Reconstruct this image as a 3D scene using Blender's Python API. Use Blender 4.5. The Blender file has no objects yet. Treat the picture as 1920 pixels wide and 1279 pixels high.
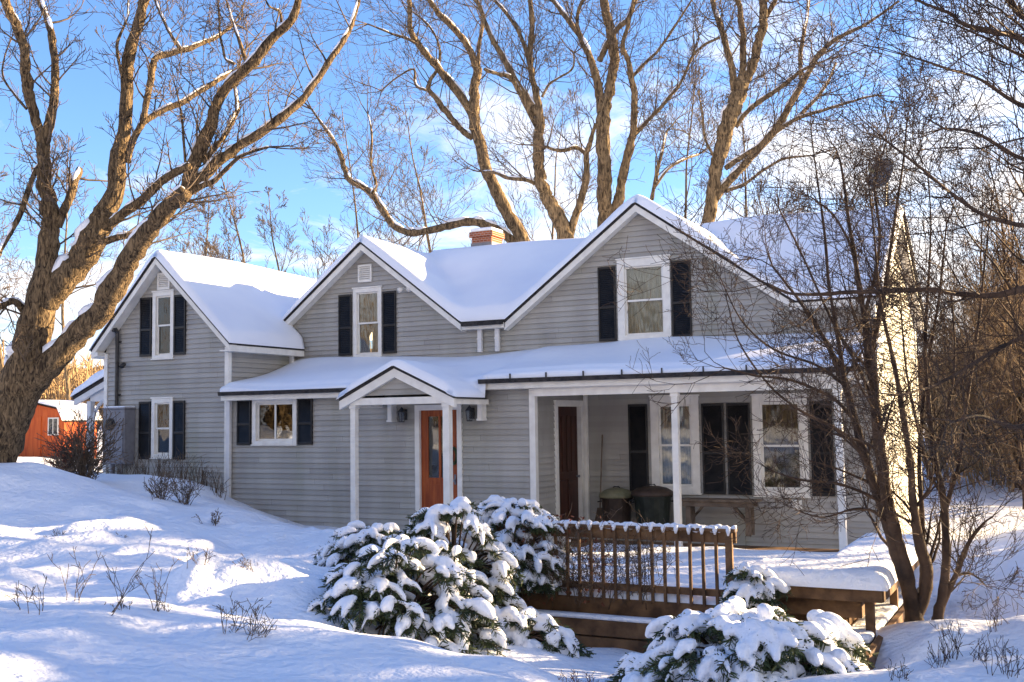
import bpy, bmesh, math, random
import numpy as np
from mathutils import Matrix, Vector
R = math.radians
rng = np.random.default_rng(7)
random.seed(7)
scene = bpy.context.scene
col = scene.collection

# ------------------------------------------------------------------ camera
FPX = 2000.0                                    # focal length in pixels of a 1920 wide frame
TH, PT, RO = R(27.19), R(4.296), R(-0.836)      # yaw to the left, pitch up, roll
CAM = np.array([0.0, -18.9, 2.24])
def rot():
    c, s = math.cos, math.sin
    P = np.array([[1, 0, 0], [0, c(PT), s(PT)], [0, -s(PT), c(PT)]])
    Q = np.array([[c(RO), -s(RO), 0], [s(RO), c(RO), 0], [0, 0, 1]])
    H = np.array([[c(TH), s(TH), 0], [0, 0, -1], [-s(TH), c(TH), 0]])
    return Q @ P @ H
MC = rot()
cam = bpy.data.objects.new('camera', bpy.data.cameras.new('camera'))
col.objects.link(cam)
cam.data.sensor_width = 36.0
cam.data.lens = FPX / 1920 * 36
cam.data.clip_start = 0.1
cam.data.clip_end = 3000
m4 = Matrix.Identity(4)
for i in range(3):
    m4[i][0] = MC[0][i]; m4[i][1] = -MC[1][i]; m4[i][2] = -MC[2][i]; m4[i][3] = CAM[i]
cam.matrix_world = m4
scene.camera = cam

# ------------------------------------------------------------------ light
SUN_AZ, SUN_EL = R(47), R(14.5)                   # azimuth from +Y (into the scene) towards +X
SUN_W, SKY_W, EXPO = 5.0, 0.07, 2.34
scene.view_settings.view_transform = 'Standard'
scene.view_settings.look = 'None'
scene.view_settings.gamma = 1
scene.view_settings.use_curve_mapping = False
scene.view_settings.exposure = EXPO
sun = bpy.data.objects.new('sun', bpy.data.lights.new('sun', 'SUN'))
col.objects.link(sun)
sun.data.energy = SUN_W
sun.data.angle = R(0.5)
sun.data.color = (1.0, 0.73, 0.40)
sd = Vector((math.sin(SUN_AZ) * math.cos(SUN_EL), math.cos(SUN_AZ) * math.cos(SUN_EL), math.sin(SUN_EL)))
sun.rotation_euler = sd.to_track_quat('Z', 'Y').to_euler()
sun.location = (40, 40, 30)

world = bpy.data.worlds.new('World')
scene.world = world
world.use_nodes = True
nt = world.node_tree
for n in list(nt.nodes): nt.nodes.remove(n)
N = nt.nodes.new; Lk = nt.links.new
sky = N('ShaderNodeTexSky'); sky.sky_type = 'NISHITA'; sky.sun_disc = False
sky.sun_elevation = SUN_EL; sky.sun_rotation = SUN_AZ
sky.altitude = 300; sky.air_density = 1.0; sky.dust_density = 0.3; sky.ozone_density = 4.0
tc = N('ShaderNodeTexCoord')
sep = N('ShaderNodeSeparateXYZ'); Lk(tc.outputs['Generated'], sep.inputs[0])
# project directions on a cloud deck so that clouds flatten towards the horizon
zz = N('ShaderNodeMath'); zz.operation = 'ADD'; zz.inputs[1].default_value = 0.22; Lk(sep.outputs[2], zz.inputs[0])
dx = N('ShaderNodeMath'); dx.operation = 'DIVIDE'; Lk(sep.outputs[0], dx.inputs[0]); Lk(zz.outputs[0], dx.inputs[1])
dy = N('ShaderNodeMath'); dy.operation = 'DIVIDE'; Lk(sep.outputs[1], dy.inputs[0]); Lk(zz.outputs[0], dy.inputs[1])
cmb = N('ShaderNodeCombineXYZ'); Lk(dx.outputs[0], cmb.inputs[0]); Lk(dy.outputs[0], cmb.inputs[1])
no = N('ShaderNodeTexNoise'); no.inputs['Scale'].default_value = 1.9; no.inputs['Detail'].default_value = 7
no.inputs['Roughness'].default_value = 0.66; no.inputs['Distortion'].default_value = 0.6; Lk(cmb.outputs[0], no.inputs['Vector'])
# thicker cloud towards the sun side and the horizon
dt = N('ShaderNodeVectorMath'); dt.operation = 'DOT_PRODUCT'; Lk(tc.outputs['Generated'], dt.inputs[0])
dt.inputs[1].default_value = (1.0, -.3, 0)
m1 = N('ShaderNodeMath'); m1.operation = 'MULTIPLY_ADD'; Lk(dt.outputs['Value'], m1.inputs[0]); m1.inputs[1].default_value = 0.30; Lk(no.outputs[0], m1.inputs[2])
m2 = N('ShaderNodeMath'); m2.operation = 'MULTIPLY_ADD'; Lk(sep.outputs[2], m2.inputs[0]); m2.inputs[1].default_value = -1.1; Lk(m1.outputs[0], m2.inputs[2])
rp = N('ShaderNodeValToRGB'); Lk(m2.outputs[0], rp.inputs[0])
rp.color_ramp.elements[0].position = -0.20; rp.color_ramp.elements[0].color = (0, 0, 0, 1)
rp.color_ramp.elements[1].position = 0.24; rp.color_ramp.elements[1].color = (1, 1, 1, 1)
hs = N('ShaderNodeHueSaturation'); hs.inputs['Saturation'].default_value = 1.02; hs.inputs['Value'].default_value = 1.0; Lk(sky.outputs[0], hs.inputs['Color'])
tint = N('ShaderNodeMix'); tint.data_type = 'RGBA'; tint.blend_type = 'MULTIPLY'; tint.inputs[0].default_value = 1.0
Lk(hs.outputs[0], tint.inputs[6]); tint.inputs[7].default_value = (1.0, 0.97, 1.06, 1)
mx = N('ShaderNodeMix'); mx.data_type = 'RGBA'; Lk(rp.outputs[0], mx.inputs[0]); Lk(tint.outputs[2], mx.inputs[6])
mx.inputs[7].default_value = (4.4, 4.25, 4.25, 1)
bg = N('ShaderNodeBackground'); bg.inputs[1].default_value = SKY_W; Lk(mx.outputs[2], bg.inputs[0])
wo = N('ShaderNodeOutputWorld'); Lk(bg.outputs[0], wo.inputs[0])

# ------------------------------------------------------------------ helpers
def ray(px, py): return MC.T @ np.array([(px - 960) / FPX, (py - 639.5) / FPX, 1.0])
def at(px, py, t): return CAM + ray(px, py) * t
def onY(px, py, Y):
    d = ray(px, py); return CAM + d * ((Y - CAM[1]) / d[1])
def onX(px, py, X):
    d = ray(px, py); return CAM + d * ((X - CAM[0]) / d[0])

WLOC = {}                                       # world origin of every object built
def wloc(o): return WLOC[o.name] if o is not None else np.zeros(3)

def link_mesh(name, me, parent=None, origin=None):
    o = bpy.data.objects.new(name, me); col.objects.link(o)
    if parent is not None:
        o.parent = parent; WLOC[o.name] = wloc(parent)
    else:
        og = np.zeros(3) if origin is None else np.array(origin, float)
        o.location = og; WLOC[o.name] = og
    return o

def tag(o, label, cat, group=None, kind=None):
    if label: o['label'] = label
    if cat: o['category'] = cat
    if group: o['group'] = group
    if kind: o['kind'] = kind
    return o

def thing(name, loc, label, cat, group=None):
    o = bpy.data.objects.new(name, None); col.objects.link(o)
    o.empty_display_size = 0.2
    o.location = loc; WLOC[o.name] = np.array(loc, float)
    return tag(o, label, cat, group)

def np_mesh(name, V, Q, T, mats, parent=None, origin=None, smooth=False):
    """V (n,3) world, Q (k,4) quads, T (m,3) tris"""
    V = np.asarray(V, float)
    if parent is None and origin is None:
        origin = [(V[:, 0].min() + V[:, 0].max()) / 2, (V[:, 1].min() + V[:, 1].max()) / 2, V[:, 2].min()]
    base = wloc(parent) if parent is not None else np.array(origin, float)
    V = V - base
    me = bpy.data.meshes.new(name)
    nq, ntr = len(Q), len(T)
    me.vertices.add(len(V)); me.vertices.foreach_set('co', V.astype(np.float32).ravel())
    idx = np.concatenate([np.asarray(Q, np.int32).ravel(), np.asarray(T, np.int32).ravel()]).astype(np.int32)
    me.loops.add(len(idx)); me.loops.foreach_set('vertex_index', idx)
    st = np.concatenate([np.arange(nq) * 4, nq * 4 + np.arange(ntr) * 3]).astype(np.int32)
    me.polygons.add(nq + ntr); me.polygons.foreach_set('loop_start', st)
    try: me.polygons.foreach_set('loop_total', np.concatenate([np.full(nq, 4), np.full(ntr, 3)]).astype(np.int32))
    except Exception: pass
    if smooth: me.polygons.foreach_set('use_smooth', np.ones(nq + ntr, bool))
    me.update(calc_edges=True); me.validate()
    for m in (mats if isinstance(mats, (list, tuple)) else [mats]): me.materials.append(m)
    return link_mesh(name, me, parent, origin)

class MB:
    """collects boxes, prisms and tubes; build() links them as ONE mesh object (world coordinates in)"""
    def __init__(s): s.v = []; s.f = []
    def add(s, vs, fs):
        b = len(s.v); s.v += [tuple(map(float, p)) for p in vs]; s.f += [tuple(i + b for i in f) for f in fs]
    def box(s, a, b):
        x0, x1 = sorted((a[0], b[0])); y0, y1 = sorted((a[1], b[1])); z0, z1 = sorted((a[2], b[2]))
        s.hexa([(x0, y0, z0), (x1, y0, z0), (x1, y1, z0), (x0, y1, z0), (x0, y0, z1), (x1, y0, z1), (x1, y1, z1), (x0, y1, z1)])
    def hexa(s, p): s.add(p, [(0, 3, 2, 1), (4, 5, 6, 7), (0, 1, 5, 4), (1, 2, 6, 5), (2, 3, 7, 6), (3, 0, 4, 7)])
    def prism(s, poly, vec):
        n = len(poly); p2 = [(q[0] + vec[0], q[1] + vec[1], q[2] + vec[2]) for q in poly]
        s.add(list(poly) + p2, [tuple(range(n))[::-1], tuple(range(n, 2 * n))] + [(i, (i + 1) % n, n + (i + 1) % n, n + i) for i in range(n)])
    def fbox(s, fr, u0, u1, n0, n1, z0, z1):
        o, u, n = fr
        P = lambda a, b, c: (o[0] + u[0] * a + n[0] * b, o[1] + u[1] * a + n[1] * b, c)
        s.hexa([P(u0, n0, z0), P(u1, n0, z0), P(u1, n1, z0), P(u0, n1, z0), P(u0, n0, z1), P(u1, n0, z1), P(u1, n1, z1), P(u0, n1, z1)])
    def tube(s, pts, rad, n=8, cap=True):
        pts = [np.array(p, float) for p in pts]
        if not hasattr(rad, '__len__'): rad = [rad] * len(pts)
        b = len(s.v); ref = None
        for i, p in enumerate(pts):
            t = pts[min(i + 1, len(pts) - 1)] - pts[max(i - 1, 0)]; t /= max(np.linalg.norm(t), 1e-9)
            if ref is None: ref = np.array([0, 0, 1.0]) if abs(t[2]) < .8 else np.array([1.0, 0, 0])
            a = np.cross(t, ref); a /= np.linalg.norm(a); c = np.cross(a, t)
            for k in range(n):
                w = 2 * math.pi * k / n
                s.v.append(tuple(p + rad[i] * (a * math.cos(w) + c * math.sin(w))))
        for i in range(len(pts) - 1):
            for k in range(n):
                s.f.append((b + i * n + k, b + i * n + (k + 1) % n, b + (i + 1) * n + (k + 1) % n, b + (i + 1) * n + k))
        if cap:
            s.f.append(tuple(b + k for k in range(n))[::-1]); s.f.append(tuple(b + (len(pts) - 1) * n + k for k in range(n)))
    def lathe(s, c, prof, n=20):
        b = len(s.v)
        for r, z in prof:
            for k in range(n):
                w = 2 * math.pi * k / n; s.v.append((c[0] + r * math.cos(w), c[1] + r * math.sin(w), c[2] + z))
        for i in range(len(prof) - 1):
            for k in range(n):
                s.f.append((b + i * n + k, b + i * n + (k + 1) % n, b + (i + 1) * n + (k + 1) % n, b + (i + 1) * n + k))
        s.f.append(tuple(b + k for k in range(n))[::-1]); s.f.append(tuple(b + (len(prof) - 1) * n + k for k in range(n)))
    def build(s, name, mat, parent=None, origin=None, smooth=False, bevel=0):
        V = np.array(s.v)
        if parent is None and origin is None:
            origin = [(V[:, 0].min() + V[:, 0].max()) / 2, (V[:, 1].min() + V[:, 1].max()) / 2, V[:, 2].min()]
        base = wloc(parent) if parent is not None else np.array(origin, float)
        me = bpy.data.meshes.new(name)
        me.from_pydata([tuple(p) for p in (V - base)], [], s.f)
        bm = bmesh.new(); bm.from_mesh(me); bmesh.ops.recalc_face_normals(bm, faces=bm.faces); bm.to_mesh(me); bm.free()
        if smooth:
            for p in me.polygons: p.use_smooth = True
        me.materials.append(mat); me.update()
        o = link_mesh(name, me, parent, origin)
        if bevel:
            md = o.modifiers.new('bevel', 'BEVEL'); md.width = bevel; md.segments = 2; md.limit_method = 'ANGLE'
        return o

class Tubes:
    """many tapering polylines, built at once with numpy"""
    def __init__(s): s.g = {}
    def add(s, pts, rad, sides=4):
        pts = np.asarray(pts, float); s.g.setdefault((len(pts), sides), []).append((pts, np.asarray(rad, float)))
    def arrays(s):
        VV, QQ, TT, off = [], [], [], 0
        for (n, k), L in s.g.items():
            P = np.stack([a for a, _ in L]); r = np.stack([b for _, b in L]); m = len(L)
            T = np.empty_like(P); T[:, 1:-1] = P[:, 2:] - P[:, :-2]; T[:, 0] = P[:, 1] - P[:, 0]; T[:, -1] = P[:, -1] - P[:, -2]
            T /= np.maximum(np.linalg.norm(T, axis=2, keepdims=True), 1e-9)
            d = P[:, -1] - P[:, 0]
            ref = np.zeros((m, 3)); ref[np.arange(m), np.argmin(np.abs(d), axis=1)] = 1
            A = np.cross(T, ref[:, None, :]); A /= np.maximum(np.linalg.norm(A, axis=2, keepdims=True), 1e-9)
            B = np.cross(T, A)
            w = 2 * np.pi * np.arange(k) / k
            V = P[:, :, None, :] + r[:, :, None, None] * (A[:, :, None, :] * np.cos(w)[None, None, :, None] + B[:, :, None, :] * np.sin(w)[None, None, :, None])
            VV.append(V.reshape(-1, 3))
            base = off + (np.arange(m) * n * k)[:, None, None] + (np.arange(n - 1) * k)[None, :, None]
            i0 = np.arange(k)[None, None, :]; i1 = (np.arange(k) + 1)[None, None, :] % k
            QQ.append(np.stack([base + i0, base + i1, base + k + i1, base + k + i0], axis=-1).reshape(-1, 4))
            e = off + (np.arange(m) * n * k)
            for j in range(1, k - 1):
                TT.append(np.stack([e, e + j + 1, e + j], axis=1)); f = e + (n - 1) * k
                TT.append(np.stack([f, f + j, f + j + 1], axis=1))
            off += m * n * k
        return np.concatenate(VV), np.concatenate(QQ), np.concatenate(TT) if TT else np.zeros((0, 3), int)
    def build(s, name, mat, parent=None, origin=None, smooth=True):
        V, Q, T = s.arrays(); return np_mesh(name, V, Q, T, mat, parent, origin, smooth)

def smooth_line(pts, sub=4):
    """Catmull-Rom through points (any dimension)"""
    P = np.asarray(pts, float)
    if len(P) < 3: 
        w = np.linspace(0, 1, sub + 1)[:, None]; return P[0] * (1 - w) + P[-1] * w
    E = np.vstack([2 * P[0] - P[1], P, 2 * P[-1] - P[-2]]); out = []
    for i in range(1, len(E) - 2):
        p0, p1, p2, p3 = E[i - 1], E[i], E[i + 1], E[i + 2]
        for t in np.arange(sub) / sub:
            out.append(.5 * ((2 * p1) + (p2 - p0) * t + (2 * p0 - 5 * p1 + 4 * p2 - p3) * t * t + (3 * p1 - p0 - 3 * p2 + p3) * t ** 3))
    out.append(P[-1]); return np.array(out)

# ------------------------------------------------------------------ materials
def mat(name, rough=0.7, spec=0.3):
    m = bpy.data.materials.new(name); m.use_nodes = True; t = m.node_tree
    b = t.nodes['Principled BSDF']; b.inputs['Roughness'].default_value = rough
    b.inputs['Specular IOR Level'].default_value = spec
    return m, t, b
def noise_mat(name, c0, c1, scale=6, detail=5, rough=0.7, bump=0.0, bscale=None, stretch=(1, 1, 1), spec=0.3, p0=.35, p1=.65, dist=0.0, bdist=0.02):
    m, t, b = mat(name, rough, spec)
    tcn = t.nodes.new('ShaderNodeTexCoord'); mp = t.nodes.new('ShaderNodeMapping'); mp.inputs['Scale'].default_value = stretch
    t.links.new(tcn.outputs['Object'], mp.inputs[0])
    n = t.nodes.new('ShaderNodeTexNoise'); n.inputs['Scale'].default_value = scale; n.inputs['Detail'].default_value = detail
    n.inputs['Distortion'].default_value = dist
    t.links.new(mp.outputs[0], n.inputs['Vector'])
    r = t.nodes.new('ShaderNodeValToRGB'); r.color_ramp.elements[0].position = p0; r.color_ramp.elements[1].position = p1
    r.color_ramp.elements[0].color = (*c0, 1); r.color_ramp.elements[1].color = (*c1, 1)
    t.links.new(n.outputs[0], r.inputs[0]); t.links.new(r.outputs[0], b.inputs['Base Color'])
    if bump:
        n2 = t.nodes.new('ShaderNodeTexNoise'); n2.inputs['Scale'].default_value = bscale or scale; n2.inputs['Detail'].default_value = 8
        t.links.new(mp.outputs[0], n2.inputs['Vector'])
        bp = t.nodes.new('ShaderNodeBump'); bp.inputs['Strength'].default_value = bump; bp.inputs['Distance'].default_value = bdist
        t.links.new(n2.outputs[0], bp.inputs['Height']); t.links.new(bp.outputs[0], b.inputs['Normal'])
    return m

M = {}
M['snow'] = noise_mat('snow', (.80, .83, .91), (.86, .885, .94), 1.2, 4, .55, .9, 8, spec=.25, bdist=.07)
M['roof_snow'] = noise_mat('roof_snow', (.80, .83, .91), (.86, .885, .94), .8, 3, .55, .15, 5, spec=.25, bdist=.03)
M['siding'] = noise_mat('siding', (.315, .30, .275), (.375, .36, .33), 2.2, 6, .5, .12, 60, (1, 1, .35), .35, bdist=.003)
M['white'] = noise_mat('white_paint', (.70, .675, .62), (.80, .78, .72), 5, 5, .45, .05, 40, bdist=.003)
M['aluminium'] = noise_mat('soffit', (.60, .60, .60), (.70, .69, .68), 3, 4, .5)
M['shingle'] = noise_mat('shingle', (.018, .018, .02), (.05, .045, .045), 14, 5, .9, .4, 50)
M['black'] = noise_mat('black_shutter', (.008, .008, .009), (.018, .017, .017), 6, 4, .42)
M['brown_door'] = noise_mat('dark_red_door', (.03, .010, .007), (.07, .022, .013), 5, 5, .4, stretch=(6, 6, .6))
M['orange_door'] = noise_mat('orange_door', (.22, .042, .010), (.36, .085, .02), 4, 5, .4, stretch=(5, 5, .5))
M['metal'] = noise_mat('grey_metal', (.16, .16, .18), (.20, .20, .22), 8, 4, .45, .03, 50)
M['darkmetal'] = noise_mat('dark_metal', (.02, .02, .022), (.05, .05, .05), 8, 4, .4)
M['deck'] = noise_mat('deck_wood', (.075, .04, .02), (.19, .105, .05), 5, 6, .7, .3, 30, (1, 1, 1))
M['bench'] = noise_mat('weathered_wood', (.10, .075, .055), (.20, .15, .11), 5, 6, .8, .3, 30)
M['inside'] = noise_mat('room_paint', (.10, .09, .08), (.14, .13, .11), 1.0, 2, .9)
M['redwall'] = noise_mat('red_board', (.40, .062, .010), (.56, .12, .022), 3, 5, .7, .2, 20, (6, 6, .5))
M['dish'] = noise_mat('dish_grey', (.09, .09, .095), (.13, .13, .135), 6, 3, .5)
M['bin'] = noise_mat('green_plastic', (.008, .012, .009), (.02, .026, .02), 6, 4, .45)
M['barrel'] = noise_mat('brown_plastic', (.03, .02, .014), (.06, .04, .03), 6, 4, .5)
M['lid'] = noise_mat('lid', (.14, .14, .08), (.22, .20, .12), 6, 4, .5)
M['bark'] = noise_mat('maple_bark', (.03, .022, .016), (.27, .19, .11), 11, 10, .9, 1.0, 22, (1.8, 1.8, .45), .15, .36, .68, 1.4, .08)
M['bark_far'] = noise_mat('grey_brown_bark', (.045, .033, .023), (.31, .225, .135), 8, 10, .9, .9, 14, (1.6, 1.6, .4), .15, .36, .68, 1.2, .08)
M['twig'] = noise_mat('twig', (.055, .04, .03), (.16, .115, .08), 3, 3, .8)
M['twig_dark'] = noise_mat('dark_twig', (.025, .016, .012), (.10, .062, .04), 4, 4, .8, .5, 20)
M['brush'] = noise_mat('brush', (.20, .13, .068), (.42, .29, .155), 2, 5, .9)
M['stalk'] = noise_mat('dry_stalk', (.07, .05, .035), (.20, .14, .09), 5, 3, .9)
M['redtwig'] = noise_mat('reddish_twig', (.10, .035, .02), (.24, .085, .045), 5, 3, .8)
M['needle'] = noise_mat('needle', (.018, .030, .014), (.07, .095, .035), 5, 3, .6)
M['hill'] = noise_mat('hill_wood', (.16, .085, .035), (.36, .22, .11), .09, 9, .95, 1, .6, (1, 1, 1), .1, .35, .65, .6, .8)
M['spruce'] = noise_mat('spruce', (.016, .028, .014), (.05, .075, .03), 3, 3, .7)
M['stone'] = noise_mat('grey_stone', (.12, .11, .10), (.24, .22, .20), 5, 5, .8, .5)

# weathered clapboard: tone per board, stains running down, faint grain
def siding_mat():
    m = M['siding']; t = m.node_tree; b = t.nodes['Principled BSDF']; L = t.links.new; n = t.nodes.new
    base = b.inputs['Base Color'].links[0].from_socket
    tcn = n('ShaderNodeTexCoord'); sp = n('ShaderNodeSeparateXYZ'); L(tcn.outputs['Object'], sp.inputs[0])
    def mth(op, a, v=None, c=None):
        q = n('ShaderNodeMath'); q.operation = op; L(a, q.inputs[0])
        if v is not None:
            if isinstance(v, (int, float)): q.inputs[1].default_value = v
            else: L(v, q.inputs[1])
        if c is not None: q.inputs[2].default_value = c
        return q.outputs[0]
    row = mth('FLOOR', mth('DIVIDE', sp.outputs[2], .116))
    xy = mth('ADD', sp.outputs[0], sp.outputs[1])
    w1 = n('ShaderNodeTexWhiteNoise'); w1.noise_dimensions = '1D'; L(row, w1.inputs['W'])
    xs = mth('ADD', mth('DIVIDE', xy, 3.4), w1.outputs['Value'])
    brd = mth('FLOOR', xs); fr_ = mth('FRACT', xs)
    cb = n('ShaderNodeCombineXYZ'); L(row, cb.inputs[0]); L(brd, cb.inputs[1])
    w2 = n('ShaderNodeTexWhiteNoise'); w2.noise_dimensions = '2D'; L(cb.outputs[0], w2.inputs['Vector'])
    tone = mth('MULTIPLY_ADD', w2.outputs['Value'], .22, .89)
    joint = mth('GREATER_THAN', fr_, .0022); jt = mth('MULTIPLY_ADD', joint, .45, .55)
    tone = mth('MULTIPLY', tone, jt)
    ns = n('ShaderNodeTexNoise'); ns.inputs['Scale'].default_value = 1.0; ns.inputs['Detail'].default_value = 5
    mp = n('ShaderNodeMapping'); mp.inputs['Scale'].default_value = (1.7, 1.7, .22); L(tcn.outputs['Object'], mp.inputs[0]); L(mp.outputs[0], ns.inputs['Vector'])
    r = n('ShaderNodeValToRGB'); r.color_ramp.elements[0].position = .5; r.color_ramp.elements[1].position = .72; L(ns.outputs[0], r.inputs[0])
    r.color_ramp.elements[0].color = (0, 0, 0, 1); r.color_ramp.elements[1].color = (.75, .75, .75, 1)
    mx1 = n('ShaderNodeMix'); mx1.data_type = 'RGBA'; L(r.outputs[0], mx1.inputs[0]); L(base, mx1.inputs[6]); mx1.inputs[7].default_value = (.27, .27, .21, 1)
    mx2 = n('ShaderNodeMix'); mx2.data_type = 'RGBA'; mx2.blend_type = 'MULTIPLY'; mx2.inputs[0].default_value = 1; L(mx1.outputs[2], mx2.inputs[6])
    cc = n('ShaderNodeCombineColor'); [L(tone, cc.inputs[i]) for i in range(3)]; L(cc.outputs[0], mx2.inputs[7])
    L(mx2.outputs[2], b.inputs['Base Color'])
siding_mat()
# brick chimney
m, t, b = mat('chimney_brick', .85); M['brick'] = m
bt = t.nodes.new('ShaderNodeTexBrick'); bt.inputs['Scale'].default_value = 4.5
bt.inputs['Color1'].default_value = (.34, .095, .035, 1); bt.inputs['Color2'].default_value = (.22, .055, .025, 1); bt.inputs['Mortar'].default_value = (.4, .36, .32, 1)
tcn = t.nodes.new('ShaderNodeTexCoord'); mp = t.nodes.new('ShaderNodeMapping'); mp.inputs['Rotation'].default_value = (R(90), 0, 0)
t.links.new(tcn.outputs['Object'], mp.inputs[0]); t.links.new(mp.outputs[0], bt.inputs['Vector']); t.links.new(bt.outputs[0], b.inputs['Base Color'])
# window glass: clear pane with mirror-like reflection by Fresnel
m = bpy.data.materials.new('window_glass'); m.use_nodes = True; t = m.node_tree; M['glass'] = m
for n in list(t.nodes): t.nodes.remove(n)
fr = t.nodes.new('ShaderNodeFresnel'); fr.inputs[0].default_value = 1.6
ma = t.nodes.new('ShaderNodeMath'); ma.operation = 'ADD'; ma.inputs[1].default_value = .02; t.links.new(fr.outputs[0], ma.inputs[0])
tr = t.nodes.new('ShaderNodeBsdfTransparent'); tr.inputs[0].default_value = (.78, .80, .79, 1)
gl = t.nodes.new('ShaderNodeBsdfGlossy'); gl.inputs['Roughness'].default_value = .015
nz = t.nodes.new('ShaderNodeTexNoise'); nz.inputs['Scale'].default_value = 1.3
bpn = t.nodes.new('ShaderNodeBump'); bpn.inputs['Strength'].default_value = .25; bpn.inputs['Distance'].default_value = .02
t.links.new(nz.outputs[0], bpn.inputs['Height']); t.links.new(bpn.outputs[0], gl.inputs['Normal'])
ms = t.nodes.new('ShaderNodeMixShader'); t.links.new(ma.outputs[0], ms.inputs[0]); t.links.new(tr.outputs[0], ms.inputs[1]); t.links.new(gl.outputs[0], ms.inputs[2])
ou = t.nodes.new('ShaderNodeOutputMaterial'); t.links.new(ms.outputs[0], ou.inputs[0])
def cloth(name, c0, c1):
    m = noise_mat(name, c0, c1, 7, 3, .9, stretch=(6, 6, .8)); M[name] = m
    b = m.node_tree.nodes['Principled BSDF']
    return m
cloth('curtain_white', (.50, .51, .44), (.74, .74, .66))
cloth('curtain_tan', (.20, .16, .10), (.34, .28, .20))
cloth('curtain_green', (.22, .24, .10), (.50, .50, .26))
cloth('curtain_sky_reflection', (.30, .36, .44), (.60, .64, .66))  # blue tone stands in for sky light reflected in the porch window
# ------------------------------------------------------------------ house
HOUSE = (-12.0, 3.0, 0.0)
house = thing('house', HOUSE, 'grey clapboard farmhouse with three snowy gables, black shutters and a columned porch', 'house')

FRONT = (np.array([0, 0.0, 0]), np.array([1.0, 0, 0]), np.array([0, -1.0, 0]))
UP = (np.array([0, 2.46, 0]), np.array([1.0, 0, 0]), np.array([0, -1.0, 0]))
SIDE = (np.array([-9.25, 0, 0]), np.array([0, 1.0, 0]), np.array([1.0, 0, 0]))
EAST = (np.array([-3.15, 0, 0]), np.array([0, 1.0, 0]), np.array([1.0, 0, 0]))
LWSIDE = (np.array([-17.1, 0, 0]), np.array([0, 1.0, 0]), np.array([1.0, 0, 0]))
LWLEFT = (np.array([-21.03, 0, 0]), np.array([0, 1.0, 0]), np.array([-1.0, 0, 0]))
ENTRYT = (np.array([0, -1.36, 0]), np.array([1.0, 0, 0]), np.array([0, -1.0, 0]))

def lap_wall(fr, poly, holes=(), h=.116, off=.030, name='wall', m='siding'):
    """clapboards: each course tilts out at its foot; poly is convex in (u, z); holes are (u0,u1,z0,z1)"""
    b = MB(); o, u, n = fr
    zs = [p[1] for p in poly]; z0 = min(zs); z1 = max(zs)
    def cut(z):
        us = []
        for i in range(len(poly)):
            (ua, za), (ub, zb) = poly[i], poly[(i + 1) % len(poly)]
            if abs(za - zb) < 1e-9:
                if abs(z - za) < 1e-6: us += [ua, ub]
            elif min(za, zb) - 1e-9 <= z <= max(za, zb) + 1e-9: us.append(ua + (ub - ua) * (z - za) / (zb - za))
        return min(us), max(us)
    P = lambda a, c, d: (o[0] + u[0] * a + n[0] * d, o[1] + u[1] * a + n[1] * d, c)
    k0 = math.floor(z0 / h); z = k0 * h
    brk = sorted(set([q[1] for q in poly] + [v for hh in holes for v in hh[2:]]))
    while z < z1 - 1e-6:
        a, c = max(z, z0), min(z + h, z1)
        cuts = [a] + [v for v in brk if a + 1e-4 < v < c - 1e-4] + [c]
        for q in range(len(cuts) - 1):
            lo, hi = cuts[q], cuts[q + 1]
            (a0, b0), (a1, b1) = cut(lo + 1e-7), cut(hi - 1e-7)
            d0 = off * (1 - (lo - z) / h); d1 = off * (1 - (hi - z) / h)
            segs = [(a0, b0, a1, b1)]
            for hh in holes:
                if hh[2] < (lo + hi) / 2 < hh[3]:
                    ns = []
                    for s_ in segs:
                        if hh[1] <= s_[0] or hh[0] >= s_[1]: ns.append(s_); continue
                        ns.append((s_[0], hh[0], s_[2], hh[0])); ns.append((hh[1], s_[1], hh[1], s_[3]))
                    segs = ns
            for (p, q_, r, s_) in segs:
                if q_ - p < 1e-5 and s_ - r < 1e-5: continue
                vs = [P(p, lo, d0), P(q_, lo, d0), P(s_, hi, d1), P(r, hi, d1)]; fs = [(0, 1, 2, 3)]
                if q == 0 and z >= z0:
                    vs += [P(p, lo, -.004), P(q_, lo, -.004)]; fs.append((4, 5, 1, 0))
                b.add(vs, fs)
        z += h
    ob = b.build(name, M[m], house)
    return ob

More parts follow.
